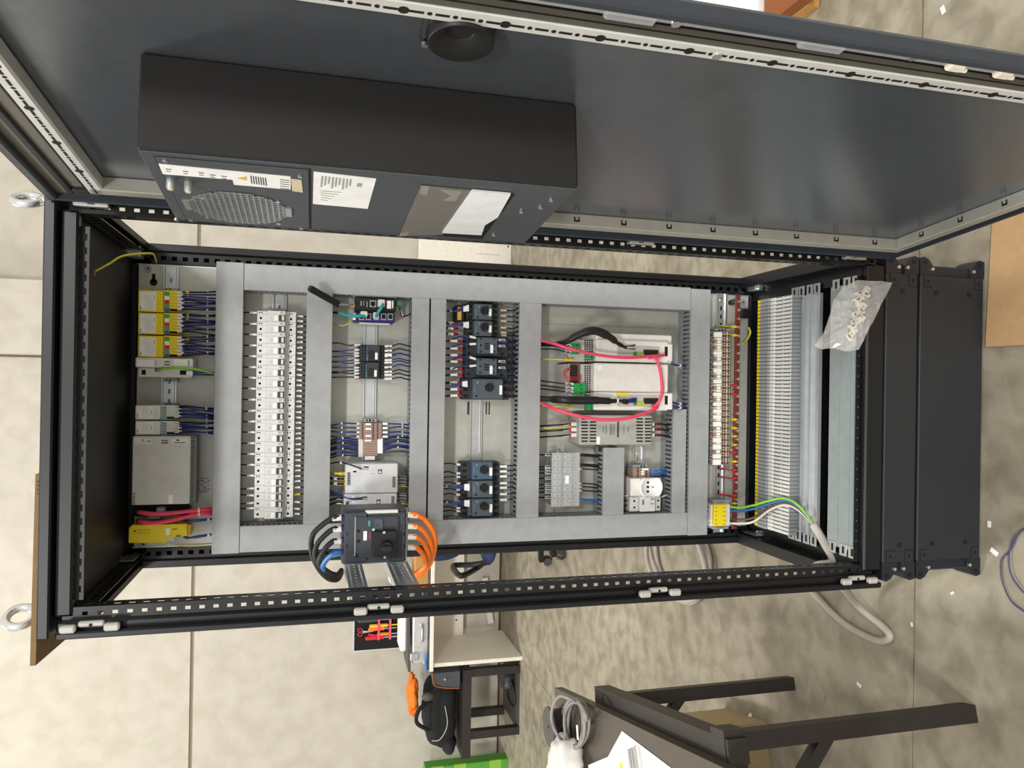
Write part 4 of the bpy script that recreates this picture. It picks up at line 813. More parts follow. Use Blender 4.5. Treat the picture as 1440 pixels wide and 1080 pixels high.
# ================================================================== servo drives
YV = .345
def drive_face(t, y0, y1, small):
    """open bay with display, connectors and grip"""
    m = MB('drive_grey').P(868, y0+2 if not small else y0+1.5, 928, y1-6 if not small else y1-5, YV-.0006, YV+.002); m.build('open_bay', t)
    m = MB('hole').P(935, y0+3.5, 939, y1-8, YV-.0012, YV); m.build('display', t)
    MB('drive').P(940, y0, 946, y1-1, YV-.006, YV+.01, .002).build('grip', t)
    m = MB('dkgreen').P(892, y1-14, 896, y1-7, YV-.006, YV)
    for k in range(3): m.m('greenwire' if k % 2 else 'amber').P(896+k*4, y1-12, 899.5+k*4, y1-7, YV-.005, YV)
    m.build('terminal_plug', t); m = MB('black').P(906, y1-17, 926, y1-9, YV-.006, YV, .001); m.build('data_socket', t)
t1 = DV('servo_drive', 890, 490, 946, 'white servo drive module closest to the hinge-side duct', 'servo drive', None, YV)
MB('drive').P(838, 470, 945, 510, YV+.02, PY-.01, .003).build('body', t1); MB('drive').P(839, 479, 940, 509, YV, YV+.03, .003).build('front', t1); drive_face(t1, 484, 509, 0)
t2 = DV('servo_drive', 890, 531, 946, 'white servo drive module with plain blank face in the middle', 'servo drive', None, YV)
MB('drive').P(836, 511.5, 940, 551, YV, PY-.01, .003).build('body', t2); MB('white').P(840, 514, 846, 520, YV-.0005, YV).build('label', t2)
t3 = DV('servo_drive', 890, 565, 946, 'narrow white servo drive module next to the line filter', 'servo drive', None, YV)
MB('drive').P(836, 551.8, 940, 577, YV, PY-.01, .003).build('body', t3); drive_face(t3, 553, 577, 1)
MB('yellow').P(866, 552, 884, 556, YV-.001, YV+.001).build('warning_label', t3)
for t, y0, y1 in ((t1, 475, 509), (t2, 511.5, 551), (t3, 551.8, 577)):
    MB('drive_grey').P(800, y0+(3 if t is t1 else 0), 838, y1, YV+.03, PY-.01, .002).build('heat_sink_end', t)
    m = MB('hole'); n = int((y1-y0)/3)
    for c in range(5):
        for r in range(n): m.P(822+c*3.2, y0+3+r*3, 824.2+c*3.2, y0+5+r*3, YV+.0294, YV+.031)
    m.build('vent_hole', t)
m = MB('terminal_dk').P(801, 510, 816, 552, YV+.0285, YV+.035, .001); m.build('connector_block', t2)
m = MB('black').P(803, 514, 812, 538, YV+.02, YV+.03, .002); m.build('relay', t2)
for tt, (x0, y0, x1, y1) in ((t1, (804, 483, 816, 498)), (t1, (825, 497, 837, 504)), (t2, (807, 539, 824, 555)), (t3, (825, 566, 837, 577))):
    m = MB('dkgreen').P(x0, y0, x1, y1, YV+.012, YV+.032, .001); m.m('hole')
    for k in range(3): m.dot(x0+(x1-x0)*.6, y0+(y1-y0)*(k+.5)/3, YV+.012, .0018, .0006)
    m.build('green_plug', tt)
for k, y in enumerate((488, 493, 497)): W([(804, y-2, YV+.02), (796, y-2, YV+.015), (780, y-6, YV+.03), (755, y-8+k, CY+.04)], .002, 'darkwire', 'black wire with white sleeve into the hinge-side drive plug', 'wires at the hinge-side drive plug', sleeve=(.02, .16, 'white', 1.7))
for k, y in enumerate((540, 546, 551)): W([(807, y, YV+.02), (797, y, YV+.015), (780, y-2, YV+.03), (755, y-5, CY+.04)], .002, 'darkwire', 'black wire with white sleeve into the large green drive plug', 'wires at the large green drive plug', sleeve=(.02, .19, 'white', 1.9))
for k, y in enumerate((506, 572)): W([(805, y, YV+.02), (797, y, YV+.018), (780, y-.5, YV+.03), (755, y-1, CY+.045)], .0022, 'gy', ('green-yellow earth wire with yellow ferrule beside the brown connector block', 'green-yellow earth wire with yellow ferrule at the narrow drive')[k], tip=(.0, .16, 'yellow', 1.7))
for k in range(3): W([(818, 528+k*3, YV+.024), (808, 530+k*2, YV+.008), (797, 529+k*2, YV+.005), (793, 520+k*3, YV+.015), (803, 518, YV+.02)], .001, 'red', 'thin red wire looping at the drive connector block', 'red loop wires on the drive')
# braided black sleeves and pink ethernet loops
def braid(pts, rs, label):
    o = MB('black').tube([px(*q) for q in pts], .01, 12, 5, True, rs).build('braided_sleeve', None, label, 'cable'); return o
b1 = braid([(756, 484, CY+.04), (790, 483, YV-.0), (815, 470, YV-.03), (836, 465, YV-.035), (856, 473, YV-.03), (869, 483, YV-.022), (880, 489, YV-.012)], [.55, .7, .95, 1.15, 1.15, .9, .55, .4], 'black braided cable sleeve arching over the hinge-side drive')
b2 = braid([(756, 560, CY+.03), (785, 562, YV-.01), (812, 563, YV-.022), (838, 563, YV-.025), (860, 564, YV-.022), (869, 563.5, YV-.02), (882, 565, YV-.012)], [.75, 1.0, 1.1, 1.1, .95, .6, .4, .7], 'black braided cable sleeve lying straight along the narrow drive')
for o, (x, y) in ((b1, (868, 482.5)), (b2, (868, 563.5))):
    p = px(x, y, YV-.021); MB('white').cyl(p-V((0, 0, .0018)), p+V((0, 0, .0018)), .0062, n=10).build('cable_tie', o)
for k in range(4): W([(879, 487+k*.8, YV-.012), (886, 487+k*1.2, YV-.012), (893, 485+k*2, YV-.004)], .0018, ('navy', 'amber', 'greywire', 'navy')[k], 'coloured core fanning out of the arched sleeve', 'cores of the arched sleeve')
for k in range(4): W([(880, 563+k, YV-.012), (888, 561+k*1.5, YV-.012), (895, 560+k*2, YV-.004)], .0018, 'navy', 'blue core fanning out of the straight sleeve', 'cores of the straight sleeve')
pk = 'pink ethernet cable '
W([(756, 478, CY+.035), (775, 482, YV+.0), (800, 490, YV-.03), (840, 499, YV-.04), (880, 503, YV-.04), (915, 501, YV-.03), (934, 499.5, YV-.012)], .0042, 'pink', pk+'running from the duct across the hinge-side drive', name='ethernet_cable', n=10)
W([(912, 503, YV-.012), (922, 504, YV-.03), (928, 520, YV-.03), (931, 545, YV-.03), (929, 560, YV-.03), (922, 570, YV-.022), (917, 571, YV-.008)], .0042, 'pink', pk+'linking the two outer drives across the blank middle module', name='ethernet_cable', n=10)
W([(756, 565, CY+.035), (775, 573, YV+.0), (805, 583, YV-.03), (845, 590, YV-.04), (880, 588.5, YV-.042), (910, 580, YV-.036), (924, 573, YV-.022), (918, 571, YV-.008)], .0046, 'pink', pk+'hanging below the narrow drive over the line filter', name='ethernet_cable', n=10)
for k, (x, y) in enumerate(((945, 513), (947, 567), (947, 572))): W([(944, y-2, YV+.03), (949, y, YV+.028), (955, y+1, YV+.04), (964, y+2, CY+.03)], .0032, 'navy', ('blue wire under the plain drive module', 'blue wire under the narrow drive', 'blue wire under the narrow drive')[k], None if k == 0 else 'blue wires under the narrow drive', tie=(.3, .45, 'white', 1.5))
# ================================================================== line filter
YL = .40
t = DV('line_filter', 866, 605, 917, 'grey metal line filter with slotted ends and red-tipped wires', 'line filter', None, YL)
MB('filter').P(815, 584, 917, 625.5, YL, PY-.004, .003).build('body', t)
m = MB('hole')
for x0, x1 in ((817.5, 826.5), (829.5, 838.5), (895, 904), (907, 915.5)):
    for k in range(8): m.P(x0, 588+k*4.5, x1, 590+k*4.5, YL-.0006, YL+.001)
m.build('vent_slot', t)
m = MB('ink').P(868, 593, 870.4, 615, YL-.0006, YL)
for x, h in ((848, 9), (852, 13), (858, 16), (860, 14), (863, 15), (877, 12), (883, 8)): m.P(x, 601-h/2+3, x+.7, 601+h/2+3, YL-.0005, YL)
m.m('white').P(839, 614, 843.5, 625, YL-.0008, YL); m.build('rating_print', t)
for y in (596.5, 604, 612):
    MB('offwhite').P(804, y-2.8, 815, y+2.8, YL+.025, YL+.05, .002).build('terminal', t); MB('offwhite').P(917, y-2.5, 921, y+2.5, YL+.025, YL+.05, .002).build('terminal', t)
    W([(804, y, YL+.035), (797, y, YL+.03), (780, y+1.5, YL+.032), (755, y+3, CY+.05)], .0026, 'darkwire', 'black wire with red ferrule entering the line filter from above', 'upper wires of the line filter', tip=(.0, .09, 'red', 1.7), sleeve=(.1, .27, 'white', 1.4))
    W([(920, y, YL+.035), (928, y, YL+.03), (938, y+1, YL+.035), (950, y+2, CY+.05)], .0034, 'rubber', 'thick black wire with white sleeve leaving the line filter', 'lower wires of the line filter', tip=(.05, .2, 'red', 1.2), sleeve=(.22, .5, 'white', 1.0))
W([(802, 600, YL+.04), (790, 601, YL+.035), (770, 602, YL+.04), (755, 601, CY+.05)], .0022, 'gy', 'green-yellow wire between the line filter input wires')
# ================================================================== distribution block under a clear cover
YQ = .415
t = DV('distribution_block', 795, 674, 815, 'grey distribution terminal block under a clear plastic cover', 'terminal block', None, YQ)
MB('tgrey').P(777, 638, 814, 711, YQ+.02, PY-.008, .002).build('base', t)
for k in range(8):
    y = 640+k*8.9; m = MB('silver').P(779, y, 790, y+7, YQ+.008, YQ+.02, .001).P(793, y, 803, y+7, YQ+.008, YQ+.02, .001).P(806, y, 813, y+7, YQ+.01, YQ+.02, .001)
    for x in (784, 798, 809.5): m.m('hole').dot(x, y+3.5, YQ+.008, .0035, .0012)
    m.build('clamp', t)
m = MB('clear_cover').P(775.5, 636.5, 815.5, 712.5, YQ, YQ+.003, .001); m.build('clear_cover', t)
m = MB('silver').P(788.5, 637, 790, 712, YQ-.002, YQ).P(804, 637, 805.4, 712, YQ-.002, YQ); m.build('cover_rib', t)
MB('white').P(795, 669, 800, 680, YQ-.0008, YQ).build('label', t)
for k, y in enumerate((639.5, 656.5, 660, 665, 672.5, 681.5, 687, 692, 699.5)):
    W([(778, y, YQ+.02), (770, y, YQ+.018), (755, y+.3, CY+.045)], .002, 'darkwire', 'black wire with white sleeve entering the clear covered terminals', 'upper wires of the clear covered terminals', sleeve=(.15, .48, 'white', 1.9), tip=(.0, .14, 'red', 1.8) if k == 1 else None)
for k, y in enumerate((640, 654, 659.5, 680, 684.5, 690, 703)):
    W([(814, y, YQ+.022), (822, y, YQ+.02), (836, y+1, YQ+.03), (854, y+3.5, CY+.045)], .0045 if k in (0, 1) else (.0038 if k == 6 else .0018), 'blue' if k == 6 else 'rubber', 'blue wire leaving the clear covered terminals' if k == 6 else ('thick black wire leaving the clear covered terminals' if k < 2 else 'thin black wire leaving the clear covered terminals'), None if k == 6 else ('thick wires below the clear cover' if k < 2 else 'thin wires below the clear cover'), sleeve=(.0, .1, 'white', .9 if k in (0, 1, 6) else 1.4), n=8)
# ================================================================== terminals, socket outlet and breaker by the short duct
m = MB('tgrey').P(890, 653.5, 911, 658, PY-.045, PY-.006, .001); m.m('hole').P(901, 654.5, 903, 657, PY-.0456, PY-.044).P(905, 654.5, 907, 657, PY-.0456, PY-.044); m.build('end_clamp', None, 'grey end stop above the small terminals by the socket outlet', 'end clamp')
y = 658.3
for k in range(4): term(890, 914, y, y+3.4, YD+.02, 'small brown terminal with black entries next to the socket outlet', 'small terminals by the socket outlet', holes=(896, 908), mark=(903, 912) if k == 0 else ((902, 906) if k < 3 else None)); y += 3.4
for k, y in enumerate((662, 665.5, 669.5)): W([(914, y, YD+.025), (924, y, YD+.02), (936, y-1, YD+.03), (950, y-1, CY+.05)], .003, 'blue' if k < 2 else 'navy', 'blue wire with white sleeve at the small terminals by the socket', 'blue wires by the socket outlet', sleeve=(.05, .35, 'white', 1.2))
t = DV('socket_outlet', 906, 686, 933, 'white rail-mounted socket outlet with round recessed face', 'socket outlet', None, YD)
MB('drive').P(887, 672.5, 930, 697.5, YD+.004, PY-.008, .002).build('body', t)
p = px(918, 686, YD-.02); m = MB('white'); n = 28; ring = [(.036, YD+.004), (.0345, YD-.012), (.031, YD-.013), (.027, YD-.002), (0.0001, YD-.0015)]
vs = [(p.x+(max(-.026, min(.026, r*math.cos(2*math.pi*k/n))) if r > .028 else r*math.cos(2*math.pi*k/n)), Y_, p.z+r*math.sin(2*math.pi*k/n)) for r, Y_ in ring for k in range(n)]
m.add(vs, [(j*n+k, j*n+(k+1) % n, (j+1)*n+(k+1) % n, (j+1)*n+k) for j in range(len(ring)-1) for k in range(n)], True); m.build('socket_face', t)
m = MB('hole')
for e in (-.0125, 0, .0125): m.cyl((p.x+e, YD-.002, p.z+.007), (p.x+e, YD-.0045, p.z+.007), .0034, n=12)
m.m('silver').box(p.x-.002, p.x+.002, YD-.004, YD-.001, p.z-.012, p.z-.004); m.build('contact_hole', t)
m = MB('hole')
for y in (678, 684.5, 691): m.P(902.5, y, 904.5, y+4, YD+.003, YD+.006)
m.build('side_slot', t)
t = DV('residual_current_breaker', 907, 709, 930, 'white two-pole breaker below the socket outlet', 'circuit breaker', None, YD)
m = MB('mcb').P(885.5, 698, 929, 719, YS-.006, PY-.008, .001); m.build('body', t); MB('mcb').P(900, 698, 922, 719.5, YN-.006, YS, .002).build('nose', t)
for x, y, r in ((892, 704.5, .0032), (892, 713.5, .0032), (925.5, 704, .0032), (925.5, 713, .0032), (890.5, 699.8, .0013), (894, 699.8, .0013)): MB('hole').dot(x, y, YS-.006, r, .0008).build('terminal_screw', t)
m = MB('mcb_grey').P(903, 703, 906, 710, YN-.0066, YN-.006).P(915, 701, 920, 709, YN-.0066, YN-.006); m.build('test_window', t); MB('mcb').P(917, 703, 921, 708, YT-.006, YN-.006, .001).build('toggle', t)
for k, y in enumerate((697, 704, 711)): W([(887, y, YS+.01), (881, y, YS+.012), (872, y+1, CY+.05)], .0026, 'greywire' if k == 0 else 'darkwire', ('grey wire above the two-pole breaker', 'dark wire above the two-pole breaker', 'dark wire above the two-pole breaker')[k], None if k == 0 else 'dark wires above the two-pole breaker')
W([(929, 699, YS+.01), (935, 697, YS), (942, 694, YS+.02)], .0026, 'greywire', 'short grey wire leaving the two-pole breaker downwards')
# ================================================================== lowest row: white-capped terminals, earth bar, surge protector
MB('tgrey').P(1005, 462, 1027, 466, PY-.04, PY-.006, .001).m('hole').P(1011, 463, 1013, 465, PY-.0406, PY-.039).P(1015, 462.8, 1017.4, 465.2, PY-.0406, PY-.039).P(1019, 463, 1021, 465, PY-.0406, PY-.039).build('end_clamp', None, 'grey end stop above the white-capped terminal row', 'end clamp')
N = 46; ya, yb = 466.5, 653.5
for k in range(N):
    y0 = ya+(yb-ya)*k/N; sh = -1.6*k/N
    term(1005+sh, 1027+sh, y0, y0+(yb-ya)/N, YD+.02, 'thin beige terminal in the white-capped row above the copper bar', 'white-capped row terminals', 'terminal' if k % 2 else 'beige', holes=(1016.5+sh, 1019.5+sh, 1024+sh), mark=(1009+sh, 1014+sh))
for y, h in ((467, 7), (494, 5), (509, 5), (518, 6), (534, 5), (552, 5), (566, 5), (576, 5), (584, 5), (593, 7), (616, 6), (625, 7), (639, 6), (646, 8)):
    sh = -1.6*(y-ya)/(yb-ya); MB('white').P(1004.5+sh, y, 1015.5+sh, y+h, YD+.011, YD+.018, .001).build('marker_cap', None, 'white marker cap clipped on the thin beige terminals', 'marker', 'white marker caps')
for k in range(27):
    y = 468+k*6.9; sh = -1.6*k/27
    W([(1006+sh, y, YD+.03), (1001+sh, y+rnd(-.5, 1), YD+.026), (992, y+rnd(-1, 2), CY+.045)], .002, 'darkwire', 'black wire with white sleeve between lowest duct and white-capped terminals', 'wires of the white-capped row', sleeve=(.0, .55, 'white', 1.7))
a, b = px(1036.5, 414, YD+.03), px(1035, 744, YD+.03); t = thing('earth_bar', ((a.x+b.x)/2, PY, a.z-.01), 'red-brown copper earth bar with a long row of screws', 'earth bar')
MB('copper').cbox(b.x, a.x, YD+.03, YD+.036, (a.z+b.z)/2-.0075, (a.z+b.z)/2+.0075, .001).build('bar', t); zb = (a.z+b.z)/2
for X in (a.x-.02, b.x+.02): MB('black').cyl((X, YD+.036, zb), (X, PY, zb), .008, n=10).build('stand_off', t)
for k in range(24):
    p = px(1037, 424+k*12.1, YD+.03)
    if p.x > b.x+.05 and p.x < a.x-.01: MB('steel').cyl((p.x, YD+.03, zb-.001), (p.x, YD+.0245, zb-.001), .0042, n=8).build('screw', t)
for y, c in ((459.5, 'yellow'), (471.5, 'yellow'), (542, 'red'), (554, 'red'), (590, 'yellow'), (602, 'yellow'), (613.5, 'gy'), (625.5, 'gy'), (636.5, 'red'), (649, 'yellow'), (661, 'red'), (672.5, 'red'), (697, 'red'), (708, 'gy')):
    col = {'yellow': 'with a yellow lug', 'red': 'with a red lug', 'gy': 'with a pale green-yellow lug'}[c]
    W([(1037, y, YD+.026), (1031, y, YD+.029), (1027, y-.3, YD+.045), (1022, y-.8, PY-.012), (1010, y-1.5, PY-.010)], .0022, c, 'earth wire %s on the copper bar' % col, 'copper bar wires '+col, tip=(.06, .26, c, 1.7))
W([(1044, 483, PY-.02), (1050, 478, PY-.012), (1055, 468, .46), (1053, 461, .47)], .0035, 'gy', 'green-yellow wire curving round the lower plate edge')
m = MB('black').P(1043, 434, 1057, 447, PY-.03, PY, .003); m.build('rubber_block', None, 'small black block at the lower plate corner', 'block')
t = DV('surge_protector', 1013, 723, 1028, 'surge protector with bright yellow face at the end of the lowest rail', 'surge protector', None, YD)
m = MB('mcb').P(999.5, 709.5, 1027, 740, YD+.006, PY-.008, .002); m.build('body', t); MB('yellow').P(1004, 709.5, 1021.5, 740, YD-.004, YD+.006, .001).build('yellow_face', t)
m = MB('ink')
for k in range(5): m.P(1006, 713+k*5.9, 1008.5, 713.8+k*5.9, YD-.0045, YD-.004).P(1017.5, 713.4+k*5.9, 1019.8, 714.2+k*5.9, YD-.0045, YD-.004)
m.build('print', t); m = MB('tgrey').P(1003, 703, 1026, 709, YD+.02, PY-.008, .001).P(1003, 740.5, 1025, 744, YD+.02, PY-.008, .001); m.m('hole')
for x in (1010, 1013.5, 1017): m.dot(x, 706, YD+.02, .0016, .0008).dot(x, 742, YD+.02, .0016, .0008)
m.build('end_clamp', t)
for k in range(5): m = MB('hole').P(996, 712+k*6.2, 999.5, 714.5+k*6.2, YD+.02, YD+.03); m.build('terminal_entry', t)
# supply cable: four cores into a grey sheath that runs out over the side rail to the floor
grp = None
for k, (mt, y0, nm) in enumerate((('greenwire', 712.5, 'green-yellow'), ('blue', 717.5, 'blue'), ('brownwire', 730, 'brown'), ('greywire', 735.5, 'pale grey'))):
    W([(1026, y0, YD+.02), (1040, y0+1.5-k*.3, YD-.01), (1060, y0-2, YD-.06), (1082, 704+k*4.5, YD-.10), (1104, 701+k*3, YD-.15), (1124, 712+k*2, YD-.20), (1147, 742, YD-.25)], .0036, mt, nm+' core from the surge protector to the grey supply cable', name='cable_core', n=8)
hp = [px(1144, 738, YD-.245), px(1160, 765, YD-.275), px(1171, 790, YD-.30)]
P0 = px(1180, 806, X=-.41); hp += [V((-.385, .12, .395)), px(1183, 824, X=-.455), px(1199, 843, Z=.10), px(1215, 860, Z=.045), px(1240, 880, Z=.018), px(1251, 893, Z=.012), px(1246, 900, Z=.012), px(1231, 900, Z=.012), px(1198, 884, Z=.012), px(1172, 864, Z=.012), px(1147, 837, Z=.012), px(1136, 824, Z=.012), px(1117, 792, Z=.012), V((-.47, .98, .012))]
MB('greyhose').tube(hp, .0108, 12, 6).build('supply_cable', None, 'thick grey supply cable leaving the cabinet and turning on the floor', 'cable')
# ================================================================== terminals standing on the cabinet floor
N = 62; zt = B+.075; xa, xb = px(1085, 424, .42).x, px(1085, 738, .42).x
m = MB('zinc'); m.box(xb-.02, xa+.02, .35, .45, B+.01, B+.02); m.build('din_rail', None, 'zinc rail on the cabinet floor under the yellow-tipped terminals', 'mounting rail')
def zy(x, z): return px(x, 580, Z=z).y
tp = None; pit = (xa-xb)/N
y1_, y2_, y3_, y4_, y5_, y6_ = [zy(x, zt) for x in (1066, 1071, 1083, 1089, 1100.5, 1112)]
for k in range(N):
    X = xa-pit*k
    if k == 0:
        t = thing('fuse_terminal', (X-pit/2, .4, B+.02), 'slim grey terminal with yellow tip on the cabinet floor', 'terminal', 'yellow-tipped floor terminals')
        w_ = pit*.88; MB('tgrey').box(X-w_, X, y6_, y1_, B+.02, zt).build('body', t)
        MB('yellow').box(X-w_*.9, X, y2_, y1_, zt, zt+.006).build('tip', t); MB('tgrey').cbox(X-w_, X, y3_, y2_, zt, zt+.010, .001).build('lever', t)
        MB('offwhite').cbox(X-w_, X, y4_, y3_, zt, zt+.004, .001).build('marker_strip', t)
        m = MB('et_white').box(X-w_*.95, X, y5_+.001, y4_, zt, zt+.0015).box(X-w_*.95, X, y6_+.001, y5_, zt, zt+.0015); m.m('ink').box(X-w_*.2, X-w_*.05, y5_+.004, y4_-.003, zt+.0015, zt+.0018).box(X-w_*.2, X-w_*.05, y6_+.003, y5_-.003, zt+.0015, zt+.0018); m.build('label', t); tp = kids(t)
    else: dup(tp, (-pit*k, 0, 0))
# plastic bag with parts hanging at the front lower corner
t = thing('plastic_bag', (.20, .02, .35), 'clear plastic bag with beige parts hanging on the lower cabinet frame', 'plastic bag')
out = [(1255, 397), (1232, 395), (1205, 394), (1186, 403), (1173, 422), (1166, 446), (1158, 470), (1144, 486), (1152, 491), (1170, 489), (1190, 495), (1208, 492), (1216, 474), (1228, 452), (1240, 428)]
ol = []
for i, q in enumerate(out):
    r = out[(i+1) % len(out)]
    for k in range(3): ol.append((q[0]+(r[0]-q[0])*k/3+rnd(-.8, .8), q[1]+(r[1]-q[1])*k/3+rnd(-.8, .8)))
n = len(ol); cx_, cy_ = 1197, 445
for sg in (-1, 1):
    m = MB('plastic_film'); vs = []
    for j in range(8):
        r = 1-j/7.0
        for k in range(n):
            q = px(cx_+(ol[k][0]-cx_)*max(r, .02), cy_+(ol[k][1]-cy_)*max(r, .02), -.035); q.y += sg*.026*(1-r**2.2)+(0 if j == 0 else .004*math.sin(k*1.9+j*1.3)+rnd(-.0028, .0028)); vs.append(q)
    m.add(vs, [(j*n+k, j*n+(k+1) % n, (j+1)*n+(k+1) % n, (j+1)*n+k) for j in range(7) for k in range(n)], sg > 0); m.build('film', t)
for k, (x, y) in enumerate(((1218, 409), (1210, 416), (1207, 425), (1212, 432), (1205, 441), (1203, 452), (1200, 462), (1196, 470), (1210, 446))):
    c = px(x, y, -.03+rnd(-.008, .008)); m = MB('skinplast'); a_ = rnd(0, 3); u1 = V((math.cos(a_), 0, math.sin(a_))); u2 = V((-math.sin(a_), 0, math.cos(a_)))
    m.obox(c, u1*.010, u2*.006, V((0, .004, 0))).obox(c+u1*.008+u2*.004, u1*.003, u2*.008, V((0, .004, 0))); m.m('silver').cyl(c+V((0, -.005, 0)), c+V((0, -.006, 0)), .003, n=8); m.build('bagged_part', t)
# ================================================================== things round the cabinet
# cardboard lying on the roof, one flap drooping past the side
zc = T+.0045; a, b = px(44, 668, -.012), px(50, 936, Z=zc); f2 = px(95, 897, Z=zc)
m = MB('cardb_dk').prism([(a.x, 0, zc), (b.x, b.y, zc), (f2.x, f2.y, zc), (f2.x+.06, f2.y+.02, zc), (a.x, f2.y, zc)], (0, 0, .009)); cbd = m.build('cardboard_sheet', None, 'brown corrugated cardboard sheet lying on the cabinet roof', 'cardboard')
m = MB('ink')
for k in range(44): x_ = b.x+.008+(a.x-b.x)*k/46; m.box(x_, x_+.0028, -.0012+max(0, b.y)*.0, .0005, zc+.003, zc+.006)
m.build('corrugation', cbd)
# cardboard on the floor in front
m = MB('cardboard'); c = [px(1396, 302, Z=.006), px(1386, 488, Z=.006)]; m.prism([(c[0].x, c[0].y, .001), (c[1].x, c[1].y, .001), (c[1].x, -.62, .001), (c[0].x+.10, -.60, .001)], (0, 0, .006)); m.build('cardboard_sheet', None, 'flat light brown cardboard lying on the floor against the plinth', 'cardboard')
# paper scraps and wires on the floor
for k, (x, y, s, lb) in enumerate(((1391, 737, .008, 'tiny white paper scrap touching the plinth'), (1398, 776, .011, 'white paper scrap lying beside the blue cable loop'), (1339, 834, .006, 'tiny white scrap on the floor by the cabinet shadow'), (1282, 878, .006, 'tiny white scrap near the grey supply cable'), (1208, 963, .009, 'small square paper scrap between cable and steel table'), (1055, 1006, .012, 'white sliver beside the table leg'), (1326, 14, .012, 'white sliver on the floor behind the door'))):
    p = px(x, y, Z=.0015); a_ = k*1.1; m = MB('white'); m.obox(p, V((math.cos(a_), math.sin(a_), 0))*s, V((-math.sin(a_), math.cos(a_), 0))*s*.55, V((0, 0, .0007))); m.build('paper_scrap', None, lb, 'scrap')
pts = [px(x, y, Z=.004) for x, y in ((1448, 738), (1432, 750), (1424, 768), (1419, 775), (1409, 787), (1408, 805), (1412, 825), (1422, 845), (1436, 857), (1452, 866))]
MB('dkblue').tube(pts, .0017, 6, 5).build('thin_cable', None, 'thin blue cable in a loose outer loop on the floor', 'cable')
pts = [px(x, y, Z=.0065) for x, y in ((1446, 740), (1430, 752), (1421, 770), (1419, 790), (1423, 810), (1431, 823), (1442, 835), (1456, 842))]
MB('dkblue').tube(pts, .0017, 6, 5).build('thin_cable', None, 'thin blue cable in the tighter inner loop on the floor', 'cable')
# coil of grey cable lying behind the cabinet
c0 = V((-.70, 1.57, .012)); pts = []
for k in range(70):
    th = 2*math.pi*k/24; r = .25+.012*math.sin(k*.7)+.008*(k//24); pts.append(c0+V((r*.72*math.cos(th), r*math.sin(th)*1.05, .018*(k//24))))
MB('greyhose').tube(pts, .010, 10, 2).build('cable_coil', None, 'grey cable coiled on the floor behind the cabinet', 'cable')
# ------------------------------------------------------------------ steel table beside the cabinet
tl = V((.237, -.9715, 0)); tn = V((-.9715, -.237, 0)); TO = V((-1.056, 1.13, 0)); HT = .75
t = thing('steel_table', TO+tl*.6+tn*.4, 'dark steel work table with brown-grey top beside the cabinet', 'table')
def tb(m, s0, s1, n0, n1, z0, z1): c = TO+tl*((s0+s1)/2)+tn*((n0+n1)/2)+V((0, 0, (z0+z1)/2)); return m.obox(c, tl*((s1-s0)/2), tn*((n1-n0)/2), V((0, 0, (z1-z0)/2)))
MB('tabletop'); tb(MB('tabletop'), 0, 1.7, .0, .85, HT-.03, HT).build('table_top', t)
Lg = [(V((-.962, .765, 0))-TO), (V((-.752, .030, 0))-TO)]
for v in Lg:
    s, n = v.dot(tl), v.dot(tn); m = MB('table'); tb(m, s-.021, s+.021, n-.021, n+.021, 0, HT-.035); m.build('leg', t)
    m = MB('table'); c = TO+tl*s+tn*n; m.bar(c+V((0, 0, .42)), c+tn*.28+V((0, 0, HT-.06)), .03, .03); m.build('brace', t)
    m = MB('table'); tb(m, s-.03, s+.03, n-.03, n+.8, HT-.085, HT-.031); m.build('cross_beam', t)
    m = MB('table'); tb(m, s-.025, s+.025, n+.74, n+.79, 0, HT-.085); m.build('leg', t)
s0, s1 = Lg[0].dot(tl), Lg[1].dot(tl); n0 = (Lg[0].dot(tn)+Lg[1].dot(tn))/2
m = MB('table'); tb(m, s0-.04, s1+.04, n0-.028, n0+.028, HT-.085, HT-.033); m.build('side_beam', t)
m = MB('alu'); tb(m, s1+.022, s1+.036, n0-.026, n0+.026, HT-.08, HT-.036); m.m('hole'); tb(m, s1+.036, s1+.0366, n0-.006, n0+.006, HT-.064, HT-.05); m.build('end_bracket', t)
# box on the floor under the table
c = px(1000, 1040, Z=.16)-TO; sb, nb = c.dot(tl), c.dot(tn); m = MB('boxbeige'); tb(m, sb-.16, sb+.13, nb-.07, nb+.2, .0005, .2); m.build('cardboard_box', None, 'beige cardboard box on the floor under the steel table', 'box')
# things on the table top
cc = px(771, 1022, Z=HT+.062); RR = (px(771, 995, Z=HT+.062)-px(771, 1049, Z=HT+.062)).length/2
t = thing('cable_reel', (cc.x, cc.y, HT), 'dark round reel lying flat at the far end of the steel table', 'reel')
m = MB('greydisc'); m.cyl((cc.x, cc.y, HT+.055), (cc.x, cc.y, HT+.062), RR, n=32); m.m('hole').cyl((cc.x, cc.y, HT+.062), (cc.x, cc.y, HT+.0626), .006, n=10); m.build('flange', t)
MB('black').cyl((cc.x, cc.y, HT+.006), (cc.x, cc.y, HT+.055), RR*.86, n=28).build('core', t); MB('black').cyl((cc.x, cc.y, HT+.0005), (cc.x, cc.y, HT+.006), RR, n=32).build('flange', t)
t = thing('coiled_cable', px(810, 1020, Z=HT), 'coil of grey cable lying on the steel table', 'cable'); pts = []
for k in range(150):
    th = 2*math.pi*k/20; lp = k/20
    pts.append(px(809+(15+1.7*math.sin(lp*2.3)*2)*math.cos(th)+2.2*math.sin(lp*1.7), 1018+(33+3*math.sin(lp*3.1))*math.sin(th), Z=HT+.008+.012*(lp % 3)))
MB('coilgrey').tube(pts, .0056, 7, 2).build('turns', t)
